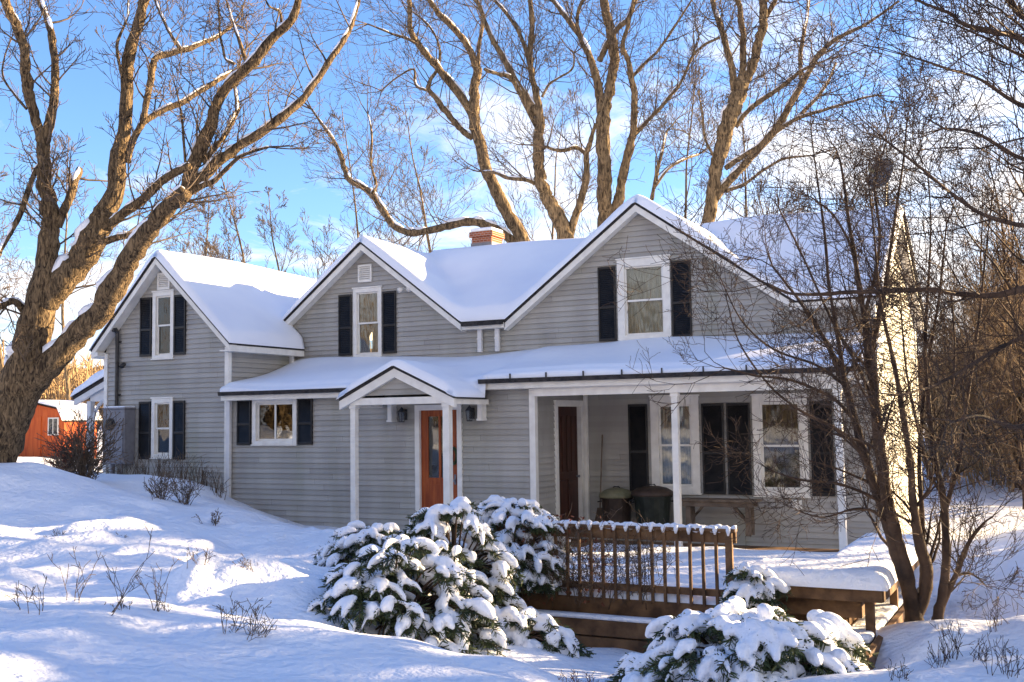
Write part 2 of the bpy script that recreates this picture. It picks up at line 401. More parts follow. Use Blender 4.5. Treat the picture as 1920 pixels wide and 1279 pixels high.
def window(fr, u0, u1, z0, z1, curtain='curtain_white', style='hung', cas=.10, head=.0, open_curtain=0.0, label=None):
    """casing > sash, pane, curtain. u0..z1 is the outside of the casing"""
    b = MB(); p = .045
    b.fbox(fr, u0, u0 + cas, -.06, p, z0, z1); b.fbox(fr, u1 - cas, u1, -.06, p, z0, z1)
    b.fbox(fr, u0 + cas, u1 - cas, -.06, p + .003, z1 - cas - head, z1); b.fbox(fr, u0 + cas, u1 - cas, -.06, p + .003, z0, z0 + cas * .8)
    b.fbox(fr, u0 - .02, u1 + .02, -.02, p + .025, z0 - .03, z0 - .001)
    b.fbox(fr, u0 - .02, u1 + .02, -.02, p + .02, z1 + .001, z1 + .035)
    w = b.build('window', M['white'], house, bevel=.004)
    if label: w['label'] = label
    a0, a1, c0, c1 = u0 + cas + .001, u1 - cas - .001, z0 + cas * .8 + .001, z1 - cas - head - .001
    s = MB(); t = .042
    if style == 'hung':
        mid = (c0 + c1) / 2
        for (q0, q1, n0, n1) in ((c0, mid + .018, -.055, -.028), (mid - .018, c1, -.026, .002)):
            s.fbox(fr, a0, a0 + t, n0, n1, q0, q1); s.fbox(fr, a1 - t, a1, n0, n1, q0, q1)
            s.fbox(fr, a0 + t, a1 - t, n0, n1, q0, q0 + t); s.fbox(fr, a0 + t, a1 - t, n0, n1, q1 - t * .8, q1)
        panes = [(a0 + t, a1 - t, c0 + t, mid, -.042), (a0 + t, a1 - t, mid, c1 - t, -.012)]
    else:
        mid = (a0 + a1) / 2
        for (q0, q1, n0, n1) in ((a0, mid + .018, -.055, -.028), (mid - .018, a1, -.026, .002)):
            s.fbox(fr, q0, q0 + t, n0, n1, c0, c1); s.fbox(fr, q1 - t, q1, n0, n1, c0, c1)
            s.fbox(fr, q0 + t, q1 - t, n0, n1, c0, c0 + t); s.fbox(fr, q0 + t, q1 - t, n0, n1, c1 - t, c1)
        panes = [(a0 + t, mid, c0 + t, c1 - t, -.042), (mid, a1 - t, c0 + t, c1 - t, -.012)]
    s.build('sash', M['white'], w)
    g = MB()
    for (q0, q1, r0, r1, nn) in panes: g.fbox(fr, q0 - .005, q1 + .005, nn - .004, nn, r0 - .005, r1 + .005)
    g.build('pane', M['glass'], w)
    if curtain:
        k = 40; V = []; Q = []
        spans = [(a0, a1)] if not open_curtain else [(a0, a0 + (a1 - a0) * (.5 - open_curtain / 2)), (a1 - (a1 - a0) * (.5 - open_curtain / 2), a1)]
        o, u, n = fr
        for (s0, s1) in spans:
            bs = len(V)
            for i in range(k + 1):
                uu = s0 + (s1 - s0) * i / k; d = -.13 + .018 * math.sin(i * 1.15) + .008 * math.sin(i * 2.9)
                for zc in (c0 if curtain != 'curtain_half' else (c0 + c1) / 2, c1):
                    V.append((o[0] + u[0] * uu + n[0] * d, o[1] + u[1] * uu + n[1] * d, zc))
            Q += [(bs + 2 * i, bs + 2 * i + 2, bs + 2 * i + 3, bs + 2 * i + 1) for i in range(k)]
        np_mesh('curtain', V, Q, np.zeros((0, 3), int), M[curtain], w, smooth=True)
    return w

def shutter(fr, u0, u1, z0, z1, label=None):
    b = MB(); t = .035; n1 = .062
    b.fbox(fr, u0, u0 + t, .024, n1, z0, z1); b.fbox(fr, u1 - t, u1, .024, n1, z0, z1)
    zm = z0 + (z1 - z0) * .45
    for (a, c) in ((z0, z0 + .05), (zm - .025, zm + .025), (z1 - .05, z1)): b.fbox(fr, u0 + t, u1 - t, .018, n1, a, c)
    o, u, n = fr
    P = lambda a, d, c: (o[0] + u[0] * a + n[0] * d, o[1] + u[1] * a + n[1] * d, c)
    for (a, c) in ((z0 + .05, zm - .025), (zm + .025, z1 - .05)):
        k = max(3, int((c - a) / .042)); h = (c - a) / k
        for i in range(k):
            q = a + i * h
            b.add([P(u0 + t, .056, q), P(u1 - t, .056, q), P(u1 - t, .034, q + h), P(u0 + t, .034, q + h), P(u0 + t, .030, q), P(u1 - t, .030, q)], [(0, 1, 2, 3), (4, 5, 1, 0)])
    return b.build('shutter', M['black'], house)

# openings: (u0,u1,z0,z1)
LWU = (-19.45, -18.77, 3.86, 5.47); LWD = (-19.45, -18.77, 1.49, 2.90); SL = (-16.34, -15.08, 1.80, 2.83)
MW = (-15.31, -14.48, 3.83, 5.52); GW = (-8.39, -7.20, 3.90, 5.66)
P1 = (-7.71, -6.66, .71, 2.70); P2 = (-5.55, -4.46, .69, 2.68)
FD = (-11.99, -10.87, .2, 2.60)                 # front door frame
SDR = (.91, 2.33, .0, 2.66)                     # side door frame on the porch
sh = lambda r, e=.05: (r[0] + e, r[1] - e, r[2] + e, r[3] - e)
# ---- walls
lap_wall(FRONT, [(-21.03, -.6), (-17.1, -.6), (-17.1, 4.3), (-19.12, 6.26), (-21.03, 4.3)], [sh(LWU), sh(LWD)])
lap_wall(LWSIDE, [(.03, 2.7), (2.46, 2.7), (2.46, 4.32), (.03, 4.32)])
lap_wall(FRONT, [(-17.07, -.6), (-9.25, -.6), (-9.25, 3.04), (-17.07, 3.04)], [sh(SL), sh(FD)])
lap_wall(SIDE, [(.0, -.4), (2.46, -.4), (2.46, 3.55), (1.2, 3.2), (.0, 2.9)], [sh(SDR)])
lap_wall(UP, [(-17.3, 3.5), (-11.7, 3.5), (-11.7, 4.5), (-12.14, 4.5), (-14.93, 6.6), (-17.3, 4.8)], [sh(MW)])
lap_wall(UP, [(-11.7, 3.5), (-3.15, 3.5), (-3.15, 4.6), (-4.67, 4.6), (-7.86, 6.8), (-11.04, 4.5), (-11.7, 4.5)], [sh(GW)])
lap_wall(UP, [(-9.25, -.4), (-3.15, -.4), (-3.15, 3.5), (-9.25, 3.5)], [sh(P1), sh(P2)])
lap_wall(EAST, [(2.46, -1.2), (8.75, -1.2), (8.75, 4.55), (5.6, 6.72), (2.46, 4.55)])
lap_wall(LWLEFT, [(.0, -.6), (7, -.6), (7, 4.3), (.0, 4.3)])
lap_wall(ENTRYT, [(-12.7, 2.78), (-10.32, 2.78), (-11.54, 3.30)])
b = MB()                                        # plain rear walls and inner floors, to close the shell
b.box((-21.03, 6.95, -1), (-17.3, 7.05, 4.3)); b.box((-17.3, 8.7, -1), (-3.16, 8.8, 4.6)); b.box((-17.25, 7.05, -1), (-17.15, 8.7, 4.7))
b.build('wall', M['siding'], house)
b = MB()
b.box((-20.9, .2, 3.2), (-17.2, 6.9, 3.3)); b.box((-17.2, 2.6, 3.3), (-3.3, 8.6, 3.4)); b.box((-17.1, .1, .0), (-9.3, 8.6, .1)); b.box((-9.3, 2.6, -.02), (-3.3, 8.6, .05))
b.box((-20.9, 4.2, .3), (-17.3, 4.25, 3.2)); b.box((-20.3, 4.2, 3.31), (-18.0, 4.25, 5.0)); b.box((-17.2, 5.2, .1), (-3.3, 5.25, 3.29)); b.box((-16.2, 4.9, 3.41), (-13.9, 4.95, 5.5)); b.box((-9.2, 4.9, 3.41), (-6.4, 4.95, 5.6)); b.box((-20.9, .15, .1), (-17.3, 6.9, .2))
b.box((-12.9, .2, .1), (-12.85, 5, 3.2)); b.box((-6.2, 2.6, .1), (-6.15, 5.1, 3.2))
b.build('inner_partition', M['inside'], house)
# ---- windows and shutters
window(FRONT, *LWU, 'curtain_tan', open_curtain=.35)
window(FRONT, *LWD, 'curtain_green', open_curtain=.55)
window(FRONT, *SL, None, 'slide', label='white sliding window with two panes')
window(UP, *MW, 'curtain_tan', open_curtain=.12)
window(UP, *GW, 'curtain_white', cas=.16, label='large white window with drawn pale curtain')
window(UP, *P1, 'curtain_sky_reflection', cas=.17)  # curtain colour paints the sky reflection into this window
window(UP, *P2, 'curtain_tan', cas=.15)
for fr, a in ((FRONT, (-19.85, -19.48, 3.93, 5.36)), (FRONT, (-18.74, -18.38, 3.93, 5.36)), (FRONT, (-19.85, -19.48, 1.46, 2.84)), (FRONT, (-18.74, -18.38, 1.46, 2.84)),
              (FRONT, (-16.78, -16.38, 1.79, 2.82)), (FRONT, (-15.04, -14.64, 1.79, 2.82)), (UP, (-15.74, -15.36, 3.9, 5.4)), (UP, (-14.44, -14.06, 3.9, 5.4)),
              (UP, (-8.83, -8.43, 3.93, 5.54)), (UP, (-7.17, -6.75, 3.93, 5.54)), (UP, (-8.20, -7.78, .74, 2.56)), (UP, (-6.60, -6.14, .70, 2.54)),
              (UP, (-6.08, -5.60, .70, 2.54)), (UP, (-4.41, -3.98, .70, 2.54))): shutter(fr, *a)
# ---- gable vents
def vent(fr, u0, u1, z0, z1):
    b = MB(); t = .045
    b.fbox(fr, u0, u0 + t, .0, .05, z0, z1); b.fbox(fr, u1 - t, u1, .0, .05, z0, z1); b.fbox(fr, u0 + t, u1 - t, .0, .051, z0, z0 + t); b.fbox(fr, u0 + t, u1 - t, .0, .051, z1 - t, z1)
    o, u, n = fr; P = lambda a, d, c: (o[0] + u[0] * a + n[0] * d, o[1] + u[1] * a + n[1] * d, c)
    k = 7; h = (z1 - z0 - 2 * t) / k
    for i in range(k):
        q = z0 + t + i * h
        b.prism([P(u0 + t, .046, q), P(u0 + t, .052, q + .012), P(u0 + t, .02, q + h), P(u0 + t, .014, q + h - .008)], tuple(u * (u1 - u0 - 2 * t)))
    v = b.build('vent', M['white'], house)
    g = MB(); g.fbox(fr, u0 + t, u1 - t, .003, .012, z0 + t, z1 - t); g.build('vent_backing', M['darkmetal'], v)
vent(FRONT, -19.30, -18.90, 5.52, 5.93); vent(UP, -15.16, -14.76, 5.67, 6.10)

# ---- corner boards
for p_, q_ in (((-17.16, -.045, -.6), (-17.045, .06, 4.05)), ((-21.06, -.045, -.6), (-20.95, .04, 4.05)), ((-9.33, -.045, -.4), (-9.205, .08, 2.92)), ((-9.205, 2.34, -.1), (-9.13, 2.425, 2.9)), ((-3.19, 2.41, -.8), (-3.10, 2.53, 4.5)), ((-3.19, 8.68, -1), (-3.10, 8.78, 4.5))):
    b = MB(); b.box(p_, q_); b.build('corner_board', M['white'], house)


# ---- roofs
def slab(b, poly, t=.07):
    b.prism(poly, (0, 0, -t))
r_left = MB()
slab(r_left, [(-19.12, -.3, 6.33), (-19.12, 7.2, 6.33), (-17.42, 7.2, 4.73), (-17.42, 2.43, 4.73), (-16.8, 2.43, 4.15), (-16.8, -.3, 4.15)])
slab(r_left, [(-19.12, -.3, 6.33), (-21.25, -.3, 4.16), (-21.25, 7.2, 4.16), (-19.12, 7.2, 6.33)])
roofL = r_left.build('roof', M['shingle'], house)
r_up = MB()
slab(r_up, [(-14.93, 2.2, 6.65), (-17.4, 2.2, 4.77), (-17.4, 9, 4.77), (-14.93, 9, 6.65)])
slab(r_up, [(-14.93, 2.2, 6.65), (-14.93, 5.5, 6.65), (-12.14, 2.2, 4.53)]); slab(r_up, [(-14.93, 5.5, 6.65), (-14.93, 9, 6.65), (-12.14, 9, 4.53)])
slab(r_up, [(-7.86, 2.2, 6.86), (-11.04, 2.2, 4.50), (-7.86, 5.75, 6.86)]); slab(r_up, [(-7.86, 2.2, 6.86), (-7.86, 5.75, 6.86), (-4.67, 2.2, 4.60)])
slab(r_up, [(-14.93, 5.4, 6.65), (-12.14, 2.2, 4.53), (-11.04, 2.2, 4.53), (-7.86, 5.45, 6.68), (-4.67, 2.2, 4.56), (-2.9, 2.2, 4.56), (-2.9, 5.6, 6.78), (-14.93, 5.6, 6.78)])
slab(r_up, [(-14.93, 5.6, 6.78), (-2.9, 5.6, 6.78), (-2.9, 9.0, 4.55), (-14.93, 9.0, 4.55)])
roofU = r_up.build('roof', M['shingle'], house)
r_low = MB()
slab(r_low, [(-17.05, -.3, 2.99), (-10.25, -.3, 2.99), (-10.25, 2.46, 3.70), (-17.05, 2.46, 3.70)])
slab(r_low, [(-10.25, -.3, 3.07), (-2.95, -.3, 3.10), (-2.95, 2.46, 3.74), (-10.25, 2.46, 3.74)])
slab(r_low, [(-11.54, -1.5, 3.37), (-12.85, -1.5, 2.76), (-12.85, -.3, 2.76), (-11.54, .95, 3.37)])
slab(r_low, [(-11.54, -1.5, 3.37), (-11.54, .95, 3.37), (-10.2, -.2, 2.76), (-10.2, -1.5, 2.76)])
roofP = r_low.build('roof', M['shingle'], house)

# ---- white rake boards, fascias and soffits
def rake(b, p, q, y0, y1, drop=.072, h=.15):
    (x0, z0), (x1, z1) = p, q
    b.prism([(x0, y0, z0 - drop), (x1, y0, z1 - drop), (x1, y0, z1 - drop - h), (x0, y0, z0 - drop - h)], (0, y1 - y0, 0))
b = MB()
rake(b, (-19.12, 6.33), (-21.23, 4.18), -.285, -.02); rake(b, (-19.12, 6.33), (-16.82, 4.17), -.285, -.02)
b.box((-16.85, -.28, 3.93), (-16.81, 2.43, 4.07)); b.box((-17.1, -.28, 3.93), (-16.85, 2.43, 3.96))
b.prism([(-21.25, -.28, 4.08), (-21.03, -.28, 4.08), (-21.03, -.28, 3.99), (-21.25, -.28, 3.93)], (0, 7.3, 0))
b.build('fascia', M['white'], roofL)
b = MB()
rake(b, (-14.93, 6.65), (-17.38, 4.785), 2.215, 2.44); rake(b, (-14.93, 6.65), (-12.14, 4.53), 2.215, 2.44)
rake(b, (-7.86, 6.86), (-11.04, 4.50), 2.215, 2.44); rake(b, (-7.86, 6.86), (-4.67, 4.60), 2.215, 2.44)
b.box((-12.16, 2.215, 4.34), (-11.02, 2.44, 4.45)); b.box((-4.70, 2.215, 4.36), (-2.92, 2.25, 4.48)); b.box((-4.70, 2.25, 4.36), (-2.92, 2.44, 4.38))
b.prism([(-2.93, 2.25, 4.52), (-2.93, 5.6, 6.70), (-2.93, 5.6, 6.54), (-2.93, 2.25, 4.36)], (-.2, 0, 0))
b.prism([(-2.93, 5.6, 6.70), (-2.93, 8.95, 4.50), (-2.93, 8.95, 4.34), (-2.93, 5.6, 6.54)], (-.2, 0, 0))
b.build('fascia', M['white'], roofU)
b = MB()
b.box((-17.05, -.285, 2.80), (-12.86, -.25, 2.915)); b.box((-17.05, -.25, 2.80), (-12.4, -.02, 2.825)); b.box((-10.22, -.285, 2.88), (-2.97, -.25, 2.998)); b.box((-10.22, -.25, 2.87), (-9.25, -.02, 2.895))
rake(b, (-11.54, 3.37), (-12.85, 2.76), -1.485, -1.38, h=.17); rake(b, (-11.54, 3.37), (-10.2, 2.76), -1.485, -1.38, h=.17)
b.box((-10.27, -1.37, 2.58), (-10.23, -.05, 2.68)); b.box((-12.82, -1.37, 2.58), (-12.78, -.05, 2.68))
b.build('fascia', M['white'], roofP)
b = MB()                                        # porch ceilings
b.box((-9.2, -.2, 2.86), (-3.2, 2.40, 2.885)); b.box((-12.68, -1.30, 2.66), (-10.35, -.03, 2.69))
b.build('porch_ceiling', M['aluminium'], house)
# gutters
b = MB()
for (x0, x1, y, z) in ((-10.28, -2.93, -.36, 3.02), (-17.05, -12.9, -.35, 2.94), (-12.1, -11.06, 2.14, 4.44)):
    b.prism([(x0, y + .06, z + .05), (x0, y - .045, z + .055), (x0, y - .03, z - .03), (x0, y + .06, z - .03)], (x1 - x0, 0, 0))
b.build('gutter', M['shingle'], house)
for i in range(9):                              # small snow guards on the edge of the porch roof
    x = -9.6 + i * .78; b = MB(); b.box((x, -.36, 3.06), (x + .025, -.335, 3.17)); b.build('snow_guard', M['darkmetal'], roofP)
# downspouts
for pts in ([(-11.75, 2.38, 4.36), (-11.75, 2.38, 3.82)], [(-11.30, 2.38, 4.36), (-11.30, 2.38, 3.82)], [(-17.02, 2.2, 3.93), (-17.02, 2.2, 3.74)], [(-16.98, -.09, 2.82), (-16.98, -.09, .5)]):
    b = MB(); (x, y, z1), (_, _, z0) = pts
    b.box((x - .05, y - .04, z0), (x + .05, y + .035, z1)); b.box((x - .06, y - .05, z1 - .25), (x + .06, y + .04, z1 - .22))
    b.build('downspout', M['aluminium'], house)

# ---- porch beam, posts
b = MB(); b.box((-9.20, -.13, 2.72), (-3.28, .05, 2.875)); b.build('porch_beam', M['white'], house)
b = MB(); b.box((-12.72, -1.42, 2.60), (-10.30, -1.28, 2.735)); b.build('porch_beam', M['white'], house)
def post(x, y, z0, z1, w=.06):
    b = MB(); b.box((x - w, y - w, z0), (x + w, y + w, z1)); b.box((x - w - .015, y - w - .015, z1 - .07), (x + w + .015, y + w + .015, z1 - .002)); b.box((x - w - .015, y - w - .015, z0), (x + w + .015, y + w + .015, z0 + .12))
    b.build('porch_post', M['white'], house, bevel=.006)
post(-6.34, -.02, -.2, 2.72); post(-3.42, -.02, -.2, 2.72); post(-12.58, -1.35, -.3, 2.60); post(-10.42, -1.35, -.3, 2.60, .07)
# wall brackets carrying the entry roof
for x in (-12.50, -10.35):
    b = MB(); b.box((x - .05, -.22, 2.28), (x + .05, -.018, 2.64)); b.box((x - .065, -.235, 2.26), (x + .065, -.018, 2.30)); b.build('bracket', M['white'], house)

# ---- front door
def door_frame(fr, a, cas=.11):
    b = MB(); u0, u1, z0, z1 = a
    b.fbox(fr, u0, u0 + cas, -.10, .05, z0, z1); b.fbox(fr, u1 - cas, u1, -.10, .05, z0, z1); b.fbox(fr, u0 + cas, u1 - cas, -.10, .053, z1 - cas, z1)
    b.fbox(fr, u0 + cas, u1 - cas, -.10, .07, z0, z0 + .05)
    return b
d = door_frame(FRONT, FD).build('door', M['white'], house, bevel=.004); d['label'] = 'orange front door with tall glass pane in white frame'
b = MB(); u0, u1, z0, z1 = FD[0] + .111, FD[1] - .111, FD[2] + .051, FD[3] - .111
st = .17
b.fbox(FRONT, u0, u0 + st, -.07, -.025, z0, z1); b.fbox(FRONT, u1 - st, u1, -.07, -.025, z0, z1); b.fbox(FRONT, u0 + st, u1 - st, -.07, -.025, z1 - .13, z1); b.fbox(FRONT, u0 + st, u1 - st, -.07, -.025, z0, z0 + .85)
b.fbox(FRONT, u0 + st + .05, u1 - st - .05, -.025, -.015, z0 + .12, z0 + .72)
um = (u0 + u1) / 2; b.fbox(FRONT, um - .025, um + .025, -.065, -.022, z0 + .85, z1 - .13)
b.build('door_leaf', M['orange_door'], d, bevel=.004)
b = MB(); b.fbox(FRONT, u0 + st, u1 - st, -.05, -.045, z0 + .85, z1 - .13); b.build('pane', M['glass'], d)
b = MB(); b.tube([(u1 - .08, .03, z0 + .80), (u1 - .08, -.05, z0 + .80)], [.018, .03], 10); b.box((u1 - .10, .0, z0 + .72), (u1 - .06, .025, z0 + .92)); b.build('handle', M['metal'], d)
# dark bow on the right of the leaf
b = MB(); c = np.array([u1 - .1, -.0, 1.55])
for k in range(26):
    w = 2 * math.pi * k / 26; w2 = 2 * math.pi * (k + 1) / 26
    b.tube([c + np.array([.07 * math.cos(w), 0, .16 * math.sin(w)]), c + np.array([.07 * math.cos(w2), -.02, .16 * math.sin(w2)])], .03, 5)
b.build('wreath', M['needle'], d)
# ---- dark side door under the porch
d = door_frame(SIDE, SDR, .13).build('door', M['white'], house, bevel=.004); d['label'] = 'dark red panelled door under the porch'
b = MB(); u0, u1, z0, z1 = SDR[0] + .131, SDR[1] - .131, SDR[2] + .051, SDR[3] - .131
b.fbox(SIDE, u0, u1, -.08, -.045, z0, z1)
for (a, c, e, f) in ((.1, .46, .15, .95), (.54, .9, .15, .95), (.1, .46, 1.1, 2.3), (.54, .9, 1.1, 2.3)):
    W = u1 - u0; b.fbox(SIDE, u0 + a * W, u0 + c * W, -.045, -.03, z0 + e, z0 + f)
for k in range(5): b.fbox(SIDE, u0 + (.1 + k * .2) * (u1 - u0) - .02, u0 + (.1 + k * .2) * (u1 - u0) + .02, -.03, -.018, z0 + 1.12, z0 + 2.28)
b.build('door_leaf', M['brown_door'], d, bevel=.004)
b = MB(); b.tube([(-9.25 + .03, u1 - .08, z0 + 1.0), (-9.25 - .05, u1 - .08, z0 + 1.0)], [.03, .02], 10); b.build('handle', M['metal'], d)

# ---- chimney on the ridge
cx, cy = -13.5, 6.0
b = MB(); b.box((cx - .30, cy - .3, 6.0), (cx + .30, cy + .3, 7.14)); b.box((cx - .35, cy - .35, 7.14), (cx + .35, cy + .35, 7.28))
ch = b.build('chimney', M['brick'], house)
b = MB(); b.box((cx - .33, cy - .33, 7.28), (cx + .33, cy + .33, 7.38)); b.build('snow', M['roof_snow'], ch, bevel=.04)
b = MB(); b.box((cx - .32, cy - .32, 6.72), (cx + .32, cy + .32, 6.98)); b.build('flashing', M['metal'], ch)

# ---- side porch of the left wing
b = MB()
b.prism([(-24.55, 2.0, 3.12), (-21.04, 2.0, 4.55), (-21.04, 2.0, 4.45), (-24.55, 2.0, 3.02)], (0, 4.0, 0))
sp = b.build('roof', M['shingle'], house)
b = MB(); b.prism([(-24.53, 2.02, 3.02), (-21.06, 2.02, 4.44), (-21.06, 2.02, 4.25), (-24.53, 2.02, 2.86)], (0, .1, 0)); b.prism([(-24.0, 2.12, 3.1), (-21.06, 2.12, 4.25), (-21.06, 2.12, 2.95), (-24.0, 2.12, 2.95)], (0, .08, 0))
b.build('fascia', M['aluminium'], sp)
b = MB(); b.box((-24.05, 2.05, .3), (-23.9, 2.2, 2.96)); 
for k in range(6):
    a0, a1 = k / 6 * math.pi / 2, (k + 1) / 6 * math.pi / 2; r = .75
    b.tube([(-23.9 + r - r * math.cos(a0), 2.13, 2.3 + r * math.sin(a0)), (-23.9 + r - r * math.cos(a1), 2.13, 2.3 + r * math.sin(a1))], .05, 6)
b.build('porch_post', M['aluminium'], house)

# ---- snow on the roofs: one smooth blanket per roof, thick in the middle and rounded at the free edges
def blanket(name, parent, x0, x1, y0, y1, H, inside, free, res=.07, thick=.17, blur=6, rnd=.13, seed=0, wob=.04):
    xs = np.arange(x0, x1 + 1e-6, (x1 - x0) / round((x1 - x0) / res)); ys = np.arange(y0, y1 + 1e-6, (y1 - y0) / round((y1 - y0) / res))
    X, Y = np.meshgrid(xs, ys, indexing='ij'); Z = H(X, Y)
    S = Z.copy()
    for _ in range(blur):
        Pp = np.pad(S, 1, mode='reflect', reflect_type='odd'); S = (Pp[:-2, 1:-1] + Pp[2:, 1:-1] + Pp[1:-1, :-2] + Pp[1:-1, 2:] + 2 * S) / 6
    d = np.full(X.shape, 9.0)
    for (ax, ay, bx, by) in free:
        L2 = (bx - ax) ** 2 + (by - ay) ** 2; t = np.clip(((X - ax) * (bx - ax) + (Y - ay) * (by - ay)) / L2, 0, 1)
        d = np.minimum(d, np.hypot(X - ax - t * (bx - ax), Y - ay - t * (by - ay)))
    g = np.random.default_rng(seed); nz_ = np.zeros_like(X)
    for k in range(10):
        f = g.uniform(.5, 2.6); a = g.uniform(0, 6.28); nz_ += np.sin(f * (X * math.cos(a) + Y * math.sin(a)) + g.uniform(0, 6.28)) / 10 / (f ** .4)
    er = rnd * (1 + .45 * np.sin(X * 2.3 + 1.1 * np.sin(Y * 3)) * np.sin(X * 5.1 + Y * 4.3 + seed)) if wob > .02 else rnd
    prof = np.sqrt(np.clip(1 - (1 - np.clip(d / er, 0, 1)) ** 2, 0, 1))
    top = np.maximum(S, Z - .05) + np.maximum(thick + wob * nz_ * 4.5, .05) * (.12 + .88 * prof)
    ins = inside(X, Y)
    n = X.shape; V = np.concatenate([np.stack([X, Y, top], -1).reshape(-1, 3), np.stack([X, Y, Z - .01], -1).reshape(-1, 3)])
    I = np.arange(n[0] * n[1]).reshape(n); off = n[0] * n[1]
    cell = ins[:-1, :-1] & ins[1:, :-1] & ins[1:, 1:] & ins[:-1, 1:]
    q = np.stack([I[:-1, :-1], I[1:, :-1], I[1:, 1:], I[:-1, 1:]], -1)[cell]
    # rim
    edges = {}
    for f in q:
        for a, b_ in ((f[0], f[1]), (f[1], f[2]), (f[2], f[3]), (f[3], f[0])):
            k = (min(a, b_), max(a, b_)); edges[k] = None if k in edges else (a, b_)
    rim = np.array([(e[1], e[0], e[0] + off, e[1] + off) for e in edges.values() if e is not None])
    return np_mesh(name, V, np.concatenate([q, rim]), np.zeros((0, 3), int), M['roof_snow'], parent, smooth=True)

def H_up(X, Y):
    main = np.minimum(4.55 + (Y - 2.2) * .655, 6.78 - (Y - 5.6) * .655)
    mid = 6.65 - np.where(X > -14.93, .76, .763) * np.abs(X + 14.93)
    g3 = 6.86 - np.where(X > -7.86, .708, .742) * np.abs(X + 7.86); g3 = np.where(Y < 5.9, g3, -9)
    mid = np.where(X < -12.0, mid, -9); g3 = np.where((X > -11.1) & (X < -4.6), g3, -9); main = np.where(X > -14.95, main, -9)
    return np.maximum(np.maximum(mid, g3), main)
blanket('snow', roofU, -17.45, -2.87, 2.17, 9.0, H_up, lambda X, Y: X < 99, [(-17.45, 2.17, -2.87, 2.17), (-2.87, 2.17, -2.87, 9), (-17.45, 2.17, -17.45, 9)], seed=1, blur=10)
def H_lw(X, Y): return 6.33 - np.where(X > -19.12, .94, 1.019) * np.abs(X + 19.12)
blanket('snow', roofL, -21.28, -16.77, -.33, 7.2, H_lw, lambda X, Y: (Y < 2.4) | (X < -17.2), [(-21.28, -.33, -16.77, -.33), (-16.77, -.33, -16.77, 2.4), (-21.28, -.33, -21.28, 7.2)], seed=2, blur=10, thick=.22)
def H_low(X, Y):
    shed = np.where(X < -10.25, 2.99 + (Y + .3) * .257, 3.085 + (Y + .3) * .238)
    en = 3.37 - .46 * np.abs(X + 11.54)
    shed = np.where(Y >= -.34, shed, -9); en = np.where((X > -12.9) & (X < -10.1), en, -9)
    return np.maximum(shed, en)
blanket('snow', roofP, -17.04, -2.92, -1.53, 2.43, H_low, lambda X, Y: (Y > -.37) | ((X > -12.93) & (X < -10.12)),
        [(-17.04, -.36, -12.9, -.36), (-12.9, -.36, -12.9, -1.53), (-12.9, -1.53, -10.14, -1.53), (-10.14, -1.53, -10.14, -.36), (-10.14, -.36, -2.92, -.36), (-2.92, -.36, -2.92, 2.43)], seed=3, blur=8, thick=.15, res=.06)
blanket('snow', sp, -24.6, -21.04, 1.95, 6.0, lambda X, Y: 3.12 + (X + 24.55) * .407, lambda X, Y: X < 99, [(-24.6, 1.95, -21, 1.95), (-24.6, 1.95, -24.6, 6)], seed=4)
# ------------------------------------------------------------------ ground: one snow sheet
CTRL = np.array([
    (-7.2, -13.4, .86), (-6.3, -13.0, .82), (-4.9, -12.25, .52), (-3.4, -12.0, .38), (-5.4, -14.8, .84), (-4.3, -13.1, .58), (-9.5, -14.5, .9), (0, -18.9, .55), (-3, -16, .75), (2, -14, .35), (4, -18.9, .5),
    (-10.2, -10.45, .42), (-12.1, -6.95, .62), (-14.4, -4.75, .90), (-16.9, -4.9, 1.22), (-16.8, -6.1, 1.62), (-18.5, -6.5, 1.75), (-15, -9, .9), (-20, -9, 1.5), (-13, -12, .7),
    (-8.3, -9.5, .36), (-8.0, -10.4, .30), (-8.04, -8.8, .44), (-2.35, -6.6, -.72), (-1.98, -4.2, -.62), (-2.1, -7.3, -.62), (-1.9, -2.5, -.5), (-5.6, -9.67, -.08), (-4.6, -7.2, -.50), (-6.6, -6.6, -.42), (-7.2, -7.9, .12), (-3.5, -10.35, .0), (-2.6, -8.2, -.30),
    (-1.74, -5.5, -.22), (-.7, -8.4, -.02), (.8, -7.5, .22), (-1.1, -1.25, .02), (.3, -3.5, .25), (1.6, -1.5, .5), (-2.2, 7.3, -.4), (-1.5, 3, -.15), (.5, 5, .2), (-1.6, 20, -.45), (3, 12, .1), (6, 2, .7), (5, -6, .5),
    (-10.6, -5.0, .46), (-14.2, -3.5, .80), (-21, -.2, .85), (-22, -3, 1.05), (-19, -.3, .95), (-18.8, -1.4, 1.05), (-17.1, -.2, .72), (-15, -.1, .25), (-12.5, -.1, .05), (-12.6, -1.4, .0), (-10.5, -1.5, -.05), (-9, -.5, -.3), (-9.3, -3, .0), (-8.6, -5.4, .0),
    (-6, -3, -.6), (-4, -1, -.6), (-5, 2, -.7), (-3, -3, -.55), (-10, 5, -.4), (-18, 5, .1), (-24, 3, .75), (-24.5, -2.5, 1.0), (-27, 5, .9), (-34, 8.8, 1.0), (-40, 20, .8), (-28, -6, 1.6), (-35, -5, 1.5),
    (-60, 40, 1.5), (-120, 80, 3), (-160, 30, 3.5), (0, 60, .5), (60, 60, 2), (80, 0, 2), (60, -40, 1.5), (-60, -60, 2), (0, -60, 1), (-30, -25, 1.6), (12, -12, .6), (14, 6, 1.0), (25, 20, 1.3), (-30, 60, .8), (-140, 150, 3), (0, 180, 2), (160, 160, 4), (180, -100, 3), (0, -180, 2), (-180, -120, 3)])
def _tps(r2): return .5 * r2 * np.log(r2 + 1e-9)
